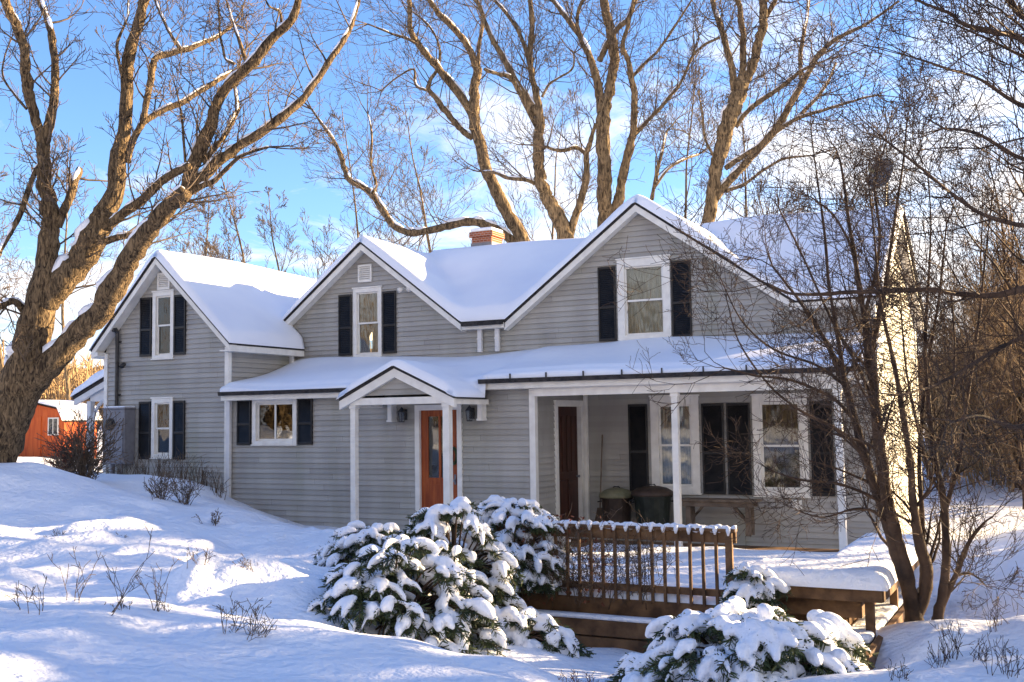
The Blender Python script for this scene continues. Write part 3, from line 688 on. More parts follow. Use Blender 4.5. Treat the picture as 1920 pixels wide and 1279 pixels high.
def _fit():
    # scaled coordinates: compress the far field so that near detail is kept
    P = _warp(CTRL[:, 0], CTRL[:, 1]); n = len(P)
    K = _tps(((P[:, None] - P[None]) ** 2).sum(-1)) + np.eye(n) * .02
    A = np.zeros((n + 3, n + 3)); A[:n, :n] = K; A[:n, n] = A[n, :n] = 1; A[:n, n + 1:] = P; A[n + 1:, :n] = P.T
    w = np.linalg.solve(A, np.concatenate([CTRL[:, 2], [0, 0, 0]])); return P, w
def _warp(x, y):
    x = np.asarray(x, float) + 8; y = np.asarray(y, float) + 4; r = np.hypot(x, y); s = np.where(r > 18, (18 + 9 * np.log(np.maximum(r, 18) / 18 * 1.0 + 0.0)) / np.maximum(r, 1e-6), 1.0)
    return np.stack([x * s, y * s], -1)
TP, TW = _fit()
_g = np.random.default_rng(11)
_waves = [(_g.uniform(.35, 1.1), _g.uniform(0, 6.28), _g.uniform(0, 6.28), .035) for _ in range(9)] + [(_g.uniform(1.6, 4.5), _g.uniform(0, 6.28), _g.uniform(0, 6.28), .008) for _ in range(14)]
_lumps = [(_g.uniform(-14, -7.8), _g.uniform(-10.6, -4.4), _g.uniform(.09, .26), _g.uniform(-.08, .06)) for _ in range(260)]
_lumps += [(-8.35 + _g.normal(0, .5), -9.35 + _g.normal(0, .6), _g.uniform(.15, .32), _g.uniform(.03, .12)) for _ in range(16)]
_lumps += [(_g.uniform(-1.8, 3.0), _g.uniform(-9, 2), _g.uniform(.3, .8), _g.uniform(-.10, .16)) for _ in range(40)]
_lumps += [(-3.3 + _g.normal(0, 1.6), -10.8 + _g.normal(0, .7), _g.uniform(.2, .5), _g.uniform(-.05, .05)) for _ in range(14)]
def ground(x, y):
    x = np.asarray(x, float); y = np.asarray(y, float); sh = x.shape; xf = x.ravel(); yf = y.ravel()
    out = np.empty(len(xf))
    for a in range(0, len(xf), 20000):
        q = _warp(xf[a:a + 20000], yf[a:a + 20000])
        out[a:a + 20000] = _tps(((q[:, None] - TP[None]) ** 2).sum(-1)) @ TW[:-3] + TW[-3] + q @ TW[-2:]
    for f, a, p, am in _waves: out += am * np.sin(f * 2 * (xf * math.cos(a) + yf * math.sin(a)) + p)
    for lx, ly, lr, lh in _lumps: out += lh * np.exp(-((xf - lx) ** 2 + (yf - ly) ** 2) / (lr * lr))
    return out.reshape(sh)
def gz(x, y): return float(ground(np.array([x]), np.array([y]))[0])
def axis(lo, hi, f0, f1, fine):
    a = np.arange(f0, f1, fine); r = [f1]; s = fine
    while r[-1] < hi: s *= 1.12; r.append(r[-1] + s)
    l = [f0]; s = fine
    while l[-1] > lo: s *= 1.12; l.append(l[-1] - s)
    return np.concatenate([l[::-1][:-1], a, r])
gx = axis(-900, 900, -17, 3.5, .075); gy = axis(-500, 1200, -15.5, .5, .075)
GX, GY = np.meshgrid(gx, gy, indexing='ij'); GZ = ground(GX, GY)
I = np.arange(GX.size).reshape(GX.shape)
snow = np_mesh('snow_ground', np.stack([GX, GY, GZ], -1).reshape(-1, 3), np.stack([I[:-1, :-1], I[1:, :-1], I[1:, 1:], I[:-1, 1:]], -1).reshape(-1, 4), np.zeros((0, 3), int), M['snow'], origin=(0, 0, 0), smooth=True)
tag(snow, None, None, kind='structure')

# far wooded hills
def hill(name, az0, az1, dist, depth, hfun, base=0):
    na, nr = 160, 26; V = []
    for i in range(na + 1):
        a = az0 + (az1 - az0) * i / na
        for j in range(nr + 1):
            s = j / nr; r = dist + depth * s
            V.append((CAM[0] + r * math.sin(a), CAM[1] + r * math.cos(a), base + hfun(a) * math.sin(min(1, s * 1.25) * math.pi / 2) ** 1.3))
    I = np.arange(len(V)).reshape(na + 1, nr + 1)
    o = np_mesh(name, V, np.stack([I[:-1, :-1], I[1:, :-1], I[1:, 1:], I[:-1, 1:]], -1).reshape(-1, 4), np.zeros((0, 3), int), M['hill'], smooth=True)
    return tag(o, None, None, kind='structure')
hill('wooded_hill', R(-62), R(20), 170, 160, lambda a: 20 + 2.0 * math.sin(a * 9) + 1.0 * math.sin(a * 31 + 1) + .5 * math.sin(a * 83))

# ------------------------------------------------------------------ deck
DK = (-5.0, -2.6, -.6)
deck = thing('deck', DK, 'weathered wooden deck in front of the porch, its railing and corner bench capped with snow', 'deck')
b = MB()
for i in range(44):                              # boards run along X
    y = -5.45 + i * .145
    if y > 2.3: break
    b.box((-9.1 if y > -.2 else -7.9, y, -.17), (-2.45, y + .138, -.13))
b.build('floor', M['deck'], deck)
b = MB(); b.box((-7.9, -5.52, -.36), (-2.42, -5.46, -.13)); b.box((-2.44, -5.45, -.36), (-2.40, .0, -.13)); b.box((-7.95, -5.46, -.36), (-7.9, -.2, -.13)); b.build('rim_board', M['deck'], deck)
b = MB()
for z in (-.36, -.58): b.box((-7.7, -5.86, z - .20), (-3.1, -5.70, z))
b.box((-2.03, -6.9, -.56), (-1.95, -1.9, -.30)); b.box((-2.6, -6.25, -.58), (-2.03, -6.15, -.33))
b.build('step_beam', M['deck'], deck, bevel=.008)
b = MB()
for i in range(4): b.box((-2.41 + i * .095, -6.14, -.38), (-2.41 + i * .095 + .088, -1.9, -.345))
b.box((-3.1, -6.14, -.38), (-2.42, -5.55, -.345))
st = b.build('step', M['deck'], deck)
b = MB(); b.box((-3.1, -6.14, -.344), (-2.05, -5.62, -.24)); b.box((-2.39, -5.6, -.344), (-2.05, -1.9, -.25)); o = b.build('snow', M['snow'], st, bevel=.045)
b = MB(); b.box((-7.7, -5.86, -.36), (-3.15, -5.71, -.30)); b.build('snow', M['snow'], deck, bevel=.028)
# snow lying on the boards
xs = np.linspace(-7.88, -2.45, 90); ys = np.linspace(-5.5, .25, 96); X, Y = np.meshgrid(xs, ys, indexing='ij')
Z = -.13 + .10 + .03 * np.sin(X * 1.7 + 1) * np.sin(Y * 1.3) + .012 * np.sin(X * 5.3 + Y * 2) + .010 * np.sin(Y * 7 - X * 3)
Z = np.where(Y > -.5, Z - .085 * np.clip((Y + .5) / .7, 0, 1), Z)
e = np.minimum.reduce([X + 7.88, -2.45 - X, Y + 5.5]); Z = -.128 + (Z + .128) * np.sqrt(np.clip(1 - (1 - np.clip(e / .1, 0, 1)) ** 2, 0, 1)); Z = np.maximum(Z, -.128)
I = np.arange(X.size).reshape(X.shape)
np_mesh('snow', np.stack([X, Y, Z], -1).reshape(-1, 3), np.stack([I[:-1, :-1], I[1:, :-1], I[1:, 1:], I[:-1, 1:]], -1).reshape(-1, 4), np.zeros((0, 3), int), M['snow'], deck, smooth=True)
# railing
rl = MB(); x0, x1, yr = -7.35, -3.74, -5.5
rl.box((x0, yr - .06, .80), (x1, yr + .07, .84)); rl.box((x0, yr - .02, .66), (x1, yr + .03, .80)); rl.box((x0, yr - .02, -.02), (x1, yr + .03, .07))
rail = rl.build('railing', M['deck'], deck, bevel=.005)
nb = 21
for i in range(nb):
    x = x0 + .08 + i * (x1 - x0 - .16) / (nb - 1)
    b = MB(); big = i in (0, nb - 1); w = .045 if big else .019
    b.box((x - w, yr - .062 - (.02 if big else 0), -.14), (x + w, yr - .021, .798)); b.build('baluster', M['deck'], rail, bevel=.003)
V = []; k = 120
b = Tubes()
for seg in range(1):
    pts = [(x0 + (x1 - x0) * i / k, yr + .005 + .008 * math.sin(i * .9), .835 + .004 * math.sin(i * 1.7)) for i in range(k + 1)]
    b.add(pts, [.045 + .010 * math.sin(i * .63) + .008 * math.sin(i * 1.9 + 1) for i in range(k + 1)], 10)
for i in range(nb):                             # little snow caps hanging over the rail
    x = x0 + .08 + i * (x1 - x0 - .16) / (nb - 1)
    b.add([(x, yr - .05, .86), (x, yr - .075, .82), (x, yr - .08, .775 - .02 * random.random())], [.03, .032, .012], 8)
b.build('snow', M['snow'], rail)
# bench round the corner
b = MB()
zb = .27
b.box((-3.55, -6.0, zb - .05), (-1.95, -5.05, zb)); b.box((-2.75, -5.049, zb - .05), (-1.96, -2.0, zb))
b.box((-3.55, -6.02, zb - .16), (-1.93, -5.98, zb - .002)); b.box((-1.955, -5.975, zb - .16), (-1.915, -2.0, zb - .002))
b.box((-3.4, -5.9, -.34), (-3.3, -5.8, zb - .05)); b.box((-2.15, -5.85, -.34), (-2.05, -5.75, zb - .05)); b.box((-2.15, -3.9, -.34), (-2.05, -3.8, zb - .05)); b.box((-2.15, -2.2, -.34), (-2.05, -2.1, zb - .05))
b.box((-3.5, -5.78, -.12), (-2.2, -5.74, zb - .05)); b.box((-2.24, -5.73, -.12), (-2.2, -2.1, zb - .05))
bench = b.build('bench', M['deck'], deck, bevel=.006)
def bench_h(X, Y): return np.full_like(X, zb)
def bin_(X, Y): return ((X > -3.62) & (Y < -5.0)) | (X > -2.82)
blanket_args = dict(res=.035, thick=.21, blur=0, rnd=.20, seed=8, wob=.012)
o = blanket('snow', bench, -3.62, -1.86, -6.10, -1.92, bench_h, bin_, [(-3.62, -6.1, -1.86, -6.1), (-1.86, -6.1, -1.86, -1.92), (-3.62, -6.1, -3.62, -5.0), (-3.62, -5.0, -2.82, -5.0), (-2.82, -5.0, -2.82, -1.92), (-2.82, -1.92, -1.86, -1.92)], **blanket_args)
o.data.materials.clear(); o.data.materials.append(M['snow'])

# ------------------------------------------------------------------ things on and around the house
def lantern(x, z, label):
    t = thing('wall_lantern', (x, -.02, z - .2), label, 'lantern', 'lanterns beside the front door')
    b = MB(); y = -.15
    b.box((x - .05, -.045, z - .12), (x + .05, -.017, z + .10)); b.tube([(x, -.04, z + .02), (x, -.10, z + .10), (x, y, z + .14), (x, y, z + .10)], .012, 6)
    b.lathe((x, y, z), [(.02, .13), (.05, .10), (.10, .05), (.095, .04)], 6); b.lathe((x, y, z), [(.06, -.17), (.07, -.15), (.05, -.15)], 6)
    for k in range(6):
        w = k * math.pi / 3; b.tube([(x + .088 * math.cos(w), y + .088 * math.sin(w), z + .045), (x + .06 * math.cos(w), y + .06 * math.sin(w), z - .15)], .007, 4)
    b.build('frame', M['darkmetal'], t)
    b = MB(); b.lathe((x, y, z), [(.052, -.148), (.078, .04)], 6); b.build('pane', M['glass'], t)
lantern(-12.24, 2.42, 'black wall lantern left of the orange front door'); lantern(-10.62, 2.42, 'black wall lantern right of the orange front door')
# meter cabinet and mast on the left wing
t = thing('meter_cabinet', (-20.35, -.2, .9), 'large grey electric meter cabinet on the left corner of the house, conduit mast rising above', 'meter cabinet')
b = MB(); b.box((-20.72, -.36, 1.35), (-20.0, -.02, 2.66)); b.box((-20.74, -.38, 2.66), (-19.98, -.018, 2.70)); b.build('cabinet', M['metal'], t, bevel=.012)
b = MB(); b.box((-20.28, -.385, 1.5), (-20.03, -.361, 2.45)); b.box((-20.26, -.40, 2.0), (-20.22, -.386, 2.1)); b.build('door', M['metal'], t, bevel=.006)
b = MB(); b.tube([(-20.46, -.36, 2.3), (-20.46, -.47, 2.3)], [.13, .11], 16); b.tube([(-20.46, -.36, 2.3), (-20.46, -.39, 2.3)], .15, 16); b.build('meter', M['darkmetal'], t, smooth=True)
b = MB(); b.tube([(-20.56, -.10, 2.69), (-20.56, -.10, 4.55)], .045, 10); b.tube([(-20.62, -.06, 2.69), (-20.62, -.06, 4.2)], .02, 6)
for z in (3.0, 3.7, 4.3): b.box((-20.64, -.06, z), (-20.49, -.018, z + .04))
b.tube([(-20.56, -.10, 4.55), (-20.56, -.16, 4.62), (-20.56, -.24, 4.60)], [.05, .06, .05], 10)
b.build('mast', M['darkmetal'], t)
b = MB(); b.tube([(-20.55, -.2, 1.36), (-20.55, -.2, .5)], .06, 10); b.tube([(-20.25, -.2, 1.36), (-20.25, -.2, .5)], .04, 10); b.build('conduit', M['metal'], t)
b = MB(); b.box((-20.73, -.37, 2.701), (-19.99, -.03, 2.74)); b.build('snow', M['snow'], t, bevel=.02)
# flood lights
def flood(x, y, z, label, two=False):
    t = thing('flood_light', (x, y, z), label, 'flood light')
    b = MB(); b.tube([(x, y, z), (x, y - .03, z)], .055, 12); 
    for s_ in ((-1, 1) if two else (1,)):
        b.tube([(x, y - .03, z), (x + s_ * .07, y - .10, z)], .014, 6)
    b.build('bracket', M['white'] if two else M['darkmetal'], t)
    b = MB()
    for s_ in ((-1, 1) if two else (1,)):
        b.tube([(x + s_ * .07, y - .08, z + .01), (x + s_ * .12, y - .16, z - .03), (x + s_ * .15, y - .2, z - .05)], [.03, .055, .062], 10)
    b.build('lamp_head', M['white'] if two else M['darkmetal'], t, smooth=True)
flood(-20.40, -.02, 3.76, 'small dark flood light beside the conduit mast'); flood(-13.72, 2.44, 5.42, 'small white twin flood light high on the middle gable', True)
# outlet box on porch wall
t = thing('outlet_box', (-4.70, 2.42, .43), 'small white outlet box on the porch wall under the right window', 'outlet box')
b = MB(); b.box((-4.80, 2.38, .43), (-4.62, 2.443, .62)); b.box((-4.79, 2.37, .55), (-4.63, 2.379, .61)); b.build('cover', M['white'], t, bevel=.008)
# satellite dish on the ridge end
c = np.array([-3.35, 5.9, 7.62])
t = thing('satellite_dish', (-3.35, 5.7, 6.8), 'grey satellite dish on the right end of the ridge', 'satellite dish')
V = []; Q = []; dirn = np.array([-.35, -.86, .36]); dirn /= np.linalg.norm(dirn); ax = np.cross(dirn, [0, 0, 1]); ax /= np.linalg.norm(ax); ay = np.cross(ax, dirn)
nr, na = 7, 28
for side in (0, 1):
    for i in range(nr + 1):
        for k in range(na):
            r = i / nr; w = 2 * math.pi * k / na
            V.append(c + ax * .30 * r * math.cos(w) + ay * .38 * r * math.sin(w) + dirn * (.09 * r * r - .012 * side))
for side in (0, 1):
    for i in range(nr):
        for k in range(na):
            o_ = side * (nr + 1) * na; Q.append((o_ + i * na + k, o_ + i * na + (k + 1) % na, o_ + (i + 1) * na + (k + 1) % na, o_ + (i + 1) * na + k))
for k in range(na): a = nr * na + k; a2 = nr * na + (k + 1) % na; o_ = (nr + 1) * na; Q.append((a, a2, a2 + o_, a + o_))
np_mesh('reflector', V, Q, np.zeros((0, 3), int), M['dish'], t, smooth=True)
b = MB(); lo = c - ay * .36 + dirn * .08; hd = c + dirn * .48 - ay * .12
b.tube([lo, hd], .018, 6); b.tube([c - dirn * .02, c - dirn * .18 - np.array([0, 0, .05]), (c[0] + .05, 5.75, 6.8)], .03, 8); b.build('arm', M['metal'], t)
b = MB(); b.tube([hd - dirn * -.02, hd - dirn * .10], [.045, .06], 10); b.build('receiver', M['lid'], t, smooth=True)

# porch furniture
def bin_thing(name, x, y, r0, r1, h, body, lidm, label, cat, wheels=False):
    t = thing(name, (x, y, 0.05), label, cat)
    b = MB(); z = .05
    b.lathe((x, y, z), [(r0, 0), (r0 * 1.02, .03), (r1 * .97, h * .9), (r1 * 1.06, h * .9), (r1 * 1.06, h)], 22); b.build('body', body, t)
    b = MB(); b.lathe((x, y, z + h), [(r1 * 1.10, -.04), (r1 * 1.14, -.01), (r1 * 1.06, .05), (r1 * .8, .11), (r1 * .4, .15), (.02, .16)], 22); b.build('lid', lidm, t, smooth=True)
    b = MB(); b.tube([(x - .08, y, z + h + .14), (x - .05, y, z + h + .185), (x + .05, y, z + h + .185), (x + .08, y, z + h + .14)], .014, 6)
    for s_ in (-1, 1): b.tube([(x + s_ * r1 * 1.05, y - .06, z + h * .8), (x + s_ * r1 * 1.22, y - .05, z + h * .78), (x + s_ * r1 * 1.22, y + .05, z + h * .78), (x + s_ * r1 * 1.05, y + .06, z + h * .8)], .014, 6)
    b.build('handle', M['darkmetal'], t)
bin_thing('trash_barrel', -8.32, 1.95, .27, .33, .62, M['barrel'], M['lid'], 'brown round barrel with a low lid against the porch wall', 'barrel')
bin_thing('trash_can', -7.50, 1.85, .32, .39, .68, M['bin'], M['barrel'], 'dark green trash can with a domed dark lid on the porch', 'trash can')
# broom
t = thing('broom', (-8.72, 2.1, .05), 'long handled broom leaning upright against the porch wall', 'broom')
b = MB(); b.tube([(-8.74, 2.05, .38), (-8.80, 2.40, 1.86)], .016, 8); b.tube([(-8.80, 2.40, 1.86), (-8.803, 2.413, 1.92)], [.022, .016], 8); b.build('handle', M['bench'], t)
b = MB(); b.hexa([(-8.86, 1.99, .05), (-8.60, 1.99, .05), (-8.60, 2.07, .05), (-8.86, 2.07, .05), (-8.79, 2.02, .40), (-8.69, 2.02, .40), (-8.69, 2.07, .40), (-8.79, 2.07, .40)]); b.build('bristles', M['stalk'], t)
# wooden table-bench under the shutters
t = thing('porch_bench', (-6.1, 1.9, .02), 'long narrow wooden bench with braced legs on the porch under the shutters', 'bench')
b = MB()
for k in range(3): b.box((-6.90, 1.66 + k * .16, .60), (-5.32, 1.66 + k * .16 + .15, .645))
b.box((-6.82, 1.70, .50), (-5.40, 1.73, .599)); b.box((-6.82, 2.05, .50), (-5.40, 2.08, .599)); b.build('seat', M['bench'], t, bevel=.006)
for x, s_ in ((-6.72, 1), (-5.52, -1)):
    for y in (1.74, 2.0):
        b = MB(); b.box((x - .05, y, -.05), (x + .05, y + .045, .499)); b.build('leg', M['bench'], t)
    b = MB(); b.prism([(x + s_ * .05, 1.80, .20), (x + s_ * .05, 1.80, .28), (x + s_ * .32, 1.80, .498), (x + s_ * .24, 1.80, .498)], (0, .045, 0)); b.build('brace', M['bench'], t)

# red shed far left
SX, SY = -36.0, 10.3; sz = gz(SX, SY)
t = thing('shed', (SX, SY, sz), 'red orange barn shed with snowy gambrel roof beyond the left tree', 'shed')
b = MB(); zz0 = sz - .3
sect = [(-1.75, 0), (1.25, 0), (1.25, 1.55), (.95, 1.95), (-.5, 2.2), (-1.55, 1.85), (-1.95, .8)]
b.prism([(SX + a, SY, zz0 + .3 + c) for a, c in sect], (0, 1.6, 0)); b.build('wall', M['redwall'], t)
b = MB(); ro = [(1.33, 1.48), (1.0, 2.0), (-.5, 2.27), (-1.62, 1.9), (-2.05, .8)]
for (a, c), (e, f) in zip(ro[:-1], ro[1:]): b.prism([(SX + a, SY - .15, sz + c), (SX + e, SY - .15, sz + f), (SX + e, SY - .15, sz + f + .05), (SX + a, SY - .15, sz + c + .05)], (0, 1.9, 0))
rf = b.build('roof', M['shingle'], t)
b = MB()
for (a, c), (e, f) in zip(ro[:-1], ro[1:]): b.prism([(SX + a, SY - .18, sz + c + .055), (SX + e, SY - .18, sz + f + .055), (SX + e, SY - .18, sz + f + .11), (SX + a, SY - .18, sz + c + .11)], (0, 1.96, 0))
b.build('snow', M['snow'], rf)
b = MB(); b.box((SX + .35, SY - .03, sz + .95), (SX + .95, SY - .001, sz + 1.65)); w = b.build('window', M['white'], t)
b = MB(); b.box((SX + .42, SY - .045, sz + 1.0), (SX + .62, SY - .031, sz + 1.6)); b.box((SX + .68, SY - .045, sz + 1.0), (SX + .88, SY - .031, sz + 1.6)); b.build('pane', M['glass'], w)
b = MB(); b.box((SX - .95, SY - .03, sz + .1), (SX - .05, SY - .001, sz + 1.7)); b.build('door', M['redwall'], t)
b = MB(); b.box((SX - 1.75, SY - .25, sz - .3), (SX + 1.25, SY + .1, sz + .12)); b.build('foundation', M['stone'], t)
# ------------------------------------------------------------------ trees
UPV = np.array([0, 0, 1.0])
def unit(v): return v / max(np.linalg.norm(v), 1e-9)
def grow(tb, p, d, L, r, lvl, g, up=.10, wob=.22, kids=(4, 4, 3), spread=.75, rmin=.004, sides=4, keep=None):
    n = 6 if lvl == 0 else 5
    pts = [p]; dd = unit(d); q = p
    N_ = g.normal(0, wob, (n, 3))
    for i in range(n - 1):
        dd = unit(dd + N_[i] + UPV * up); q = q + dd * (L / (n - 1)); pts.append(q)
    w = np.linspace(0, 1, n); rad = np.maximum(r * (1 - .75 * w), rmin)
    tb.add(pts, rad, sides if r > .012 else 3)
    if lvl >= len(kids): return
    k = kids[lvl]
    for j in range(k):
        s = .25 + .72 * (j + g.random()) / k; i = min(int(s * (n - 1)), n - 2); f = s * (n - 1) - i
        b = pts[i] * (1 - f) + pts[i + 1] * f; t = unit(pts[i + 1] - pts[i])
        a = unit(g.normal(0, 1, 3)); a = unit(a - t * a.dot(t))
        nd = unit(t * (1 - spread * .45) + a * spread)
        grow(tb, b, nd, L * g.uniform(.38, .68) * (1.1 - .45 * s), max(r * (1 - .75 * s) * .62, rmin), lvl + 1, g, up, wob, kids, spread, rmin, sides)

def traced_tree(name, label, limbs, t0, g, bark='bark', twig='twig', twn=9, twL=1.3, snow=.5, kids=(4, 4), group=None, rmin=.005, cat='tree', wob=.06, skip_base=.0, up=.08, snowmin=.025):
    """limbs: lists of (px, py, width_px[, dt]) that give each limb its place and real thickness at depth t0"""
    bx, by = limbs[0][0][:2]
    root = thing(name, at(bx, by, t0), label, cat, group)
    tb, tw, sn = Tubes(), Tubes(), Tubes()
    for li, L in enumerate(limbs):
        dt = [q[3] if len(q) > 3 else None for q in L]
        drift = g.uniform(-1.6, 1.6) if li else 0.0; base_dt = 0.0
        P = []
        for i, q in enumerate(L):
            s = i / max(len(L) - 1, 1)
            e = dt[i] if dt[i] is not None else drift * s * s
            P.append([*at(q[0], q[1], t0 + e), q[2] / 2 * (t0 + e) / FPX])
        C = smooth_line(P, 5); pts, rad = C[:, :3].copy(), np.maximum(C[:, 3], rmin)
        m = len(pts)
        kn = g.normal(0, 1, (m, 3)); kn[1:-1] = (kn[:-2] + kn[1:-1] + kn[2:]) / 3
        pts += kn * rad[:, None] * .22 * np.linspace(0, 1, m)[:, None] ** .3
        rad = rad * (1 + .06 * g.normal(0, 1, m))
        tb.add(pts, rad, 12 if rad.max() > .08 else 8)
        # snow on the upper side of flat and leaning stretches
        T = np.gradient(pts, axis=0); T /= np.linalg.norm(T, axis=1, keepdims=True)
        i = 0
        while i < m - 3 and snow > 0:
            if abs(T[i, 2]) < .88 and rad[i] > snowmin and g.random() < snow:
                j = i + int(g.integers(3, 9)); j = min(j, m - 1); seg = np.arange(i, j + 1)
                if len(seg) > 2:
                    e = np.sin(np.linspace(.08, math.pi - .08, len(seg))) ** .4
                    hgt = np.clip(1.15 - np.abs(T[seg, 2]), .25, 1)
                    nrm = UPV[None] - T[seg] * T[seg, 2:3]; nrm /= np.maximum(np.linalg.norm(nrm, axis=1, keepdims=True), 1e-6)
                    sn.add(pts[seg] + nrm * (rad[seg] * .72)[:, None], rad[seg] * (.56 + .26 * hgt) * e, 8)
                i = j
            else: i += 1
        length = np.linalg.norm(np.diff(pts, axis=0), axis=1).sum()
        k = int(twn * max(1, length / 2.5))
        for _ in range(k):
            s = g.uniform(skip_base if li == 0 else .08, 1.0); i = min(int(s * (m - 1)), m - 2); t = T[i]
            a = unit(g.normal(0, 1, 3)); a = unit(a - t * a.dot(t)); nd = unit(t * .55 + a * .85 + UPV * .25)
            if rad[i] > .16 and g.random() < .75: continue
            grow(tw, pts[i] + nd * rad[i] * .5, nd, twL * g.uniform(.45, 1.3) * (1.15 - .4 * s), min(max(rad[i] * .35, rmin * 1.3), .022), 0, g, up, .13, kids, .72, rmin)
        for _ in range(3 if rad[-1] < .045 else 0):                      # twigs carrying on from the tip
            if L[-1][1] > 5: grow(tw, pts[-1], unit(T[-1] + g.normal(0, .35, 3)), twL * g.uniform(.7, 1.2), max(rad[-1] * .7, rmin), 0, g, up, .2, kids, .8, rmin)
    tb.build('trunk', M[bark], root); tw.build('crown', M[twig], root)
    cnt = sum(len(v) for v in sn.g.values())
    if cnt > 100: sn.build('limb_snow', M['snow'], root)
    else:
        for (n_, k_), v in sn.g.items():
            for pr in v: q_ = Tubes(); q_.add(pr[0], pr[1], k_); q_.build('limb_snow', M['snow'], root)
    return root

g = np.random.default_rng(21)
left_limbs = [
 [(-22, 905, 92), (-4, 850, 76), (16, 780, 80), (38, 710, 74), (60, 640, 64), (78, 565, 60), (88, 500, 44), (95, 430, 36), (92, 380, 30), (85, 336, 27), (81, 269, 26)],
 [(-2, 840, 56), (38, 755, 54), (84, 695, 52), (140, 636, 47), (185, 590, 46), (215, 540, 44), (247, 480, 38), (282, 430, 34), (315, 392, 32), (350, 356, 30)],
 [(78, 580, 44), (110, 540, 48), (146, 500, 50), (172, 455, 50), (192, 415, 46), (212, 370, 34), (223, 302, 30), (233, 235, 26), (237, 151, 23), (247, 84, 20), (263, 34, 19), (276, -12, 17)],
 [(81, 275, 20), (72, 240, 18), (64, 215, 18), (55, 185, 20), (51, 161, 21), (48, 130, 19), (46, 101, 18), (36, 60, 18), (20, 25, 17), (4, -10, 15)],
 [(82, 280, 18), (91, 235, 19), (99, 200, 17), (103, 168, 15), (102, 110, 14), (96, 68, 14), (85, 30, 12), (72, -10, 11)],
 [(108, 425, 17), (124, 385, 15), (138, 345, 14), (148, 318, 13)],
 [(80, 300, 9), (66, 322, 9), (50, 365, 10), (34, 410, 10), (15, 445, 9), (-8, 485, 8)],
 [(239, 305, 13), (249, 264, 13), (269, 232, 12), (303, 208, 12), (346, 190, 11), (385, 165, 10), (420, 143, 9), (447, 130, 8)],
 [(267, 232, 12), (272, 205, 12), (279, 168, 12), (285, 135, 13), (292, 110, 12), (313, 101, 12), (350, 93, 11), (380, 80, 9), (405, 70, 8), (434, 50, 6)],
 [(229, 145, 6), (222, 110, 6), (220, 80, 6), (232, 50, 5), (239, 30, 5), (241, -8, 4)],
 [(338, 92, 7), (322, 68, 7), (311, 48, 6), (299, 20, 6), (287, -8, 5)],
 [(350, 356, 26), (358, 322, 26), (373, 286, 25), (397, 229, 23), (413, 181, 21), (444, 145, 20), (477, 114, 19), (514, 67, 17), (545, 38, 16), (563, -10, 14)],
 [(358, 345, 22), (380, 331, 21), (413, 302, 20), (447, 276, 18), (511, 235, 16), (565, 188, 14), (598, 145, 12), (639, 84, 11), (656, 55, 10), (668, 15, 9), (674, -10, 8)],
 [(380, 305, 10), (400, 280, 10), (420, 255, 10), (436, 225, 10), (445, 200, 9), (440, 165, 7)],
 [(352, 362, 14), (378, 350, 12), (403, 338, 10), (430, 312, 8), (447, 296, 7), (475, 284, 6), (504, 275, 5)],
 [(461, 116, 8), (452, 85, 7), (440, 50, 6), (430, 20, 5), (422, -8, 4)],
 [(200, 425, 20), (230, 402, 18), (260, 378, 17), (290, 352, 16), (325, 328, 15), (356, 312, 14)],
 [(120, 490, 15), (148, 474, 14), (180, 460, 14), (210, 449, 13), (252, 437, 11), (280, 420, 9)],
 [(60, 600, 16), (40, 575, 14), (20, 565, 13), (-8, 580, 12)],
 [(440, 120, 6), (424, 112, 5), (418, 90, 5), (412, 60, 4), (410, 20, 4), (408, -6, 3)],
 [(528, 42, 6), (524, 22, 5), (505, 12, 4), (494, -8, 3)],
 [(348, 310, 5), (344, 260, 5), (340, 215, 4), (330, 165, 3)],
 [(50, 205, 5), (28, 178, 5), (6, 145, 4), (8, 110, 3), (22, 70, 3)],
]
traced_tree('maple_tree', 'huge leaning maple with thick snowy limbs standing left of the house', left_limbs, 19.0, g, twn=6, twL=1.1, snow=.85, kids=(5, 4), skip_base=.6)

T1 = [[(1000, 490, 28), (985, 460, 27), (963, 420, 26), (936, 370, 24), (916, 329, 22), (902, 279, 21), (893, 245, 21), (887, 218, 21), (889, 190, 20), (890, 168, 19), (897, 128, 16)],
 [(885, 215, 14), (860, 175, 15), (821, 128, 14), (803, 107, 13), (788, 87, 12), (775, 70, 11), (768, 50, 10), (768, 20, 9), (767, -10, 9)],
 [(895, 135, 14), (885, 105, 13), (875, 85, 12), (848, 50, 11), (821, 24, 10), (799, -10, 9)],
 [(897, 130, 8), (898, 91, 7), (905, 44, 6), (900, 15, 5), (880, -10, 4)],
 [(886, 260, 10), (870, 248, 11), (855, 232, 11), (841, 215, 11), (828, 198, 11), (815, 182, 10), (802, 165, 9), (808, 148, 7), (821, 132, 6)],
 [(980, 478, 18), (955, 448, 17), (930, 430, 16), (905, 420, 16), (880, 416, 16), (840, 424, 15), (800, 433, 14), (770, 436, 14), (738, 424, 13), (717, 392, 13), (697, 363, 12), (675, 348, 11), (653, 336, 11), (645, 315, 10), (638, 290, 9), (622, 258, 7), (600, 228, 5), (585, 205, 4)],
 [(697, 363, 6), (705, 350, 6), (700, 325, 5), (695, 300, 5), (697, 252, 4), (690, 215, 3)],
 [(821, 128, 6), (825, 100, 5), (815, 65, 4), (790, 35, 4), (770, 20, 3)],
 [(788, 85, 6), (760, 72, 5), (725, 60, 4), (690, 45, 3)],
 [(800, 170, 5), (780, 160, 5), (775, 130, 4), (745, 145, 3), (715, 170, 3)]]
traced_tree('bare_tree', 'bare tree behind the house with a long low limb arching left over the roof', T1, 37.0, g, 'bark_far', twn=6.5, twL=2.4, snow=.7, kids=(5, 4), rmin=.0065, skip_base=.3)
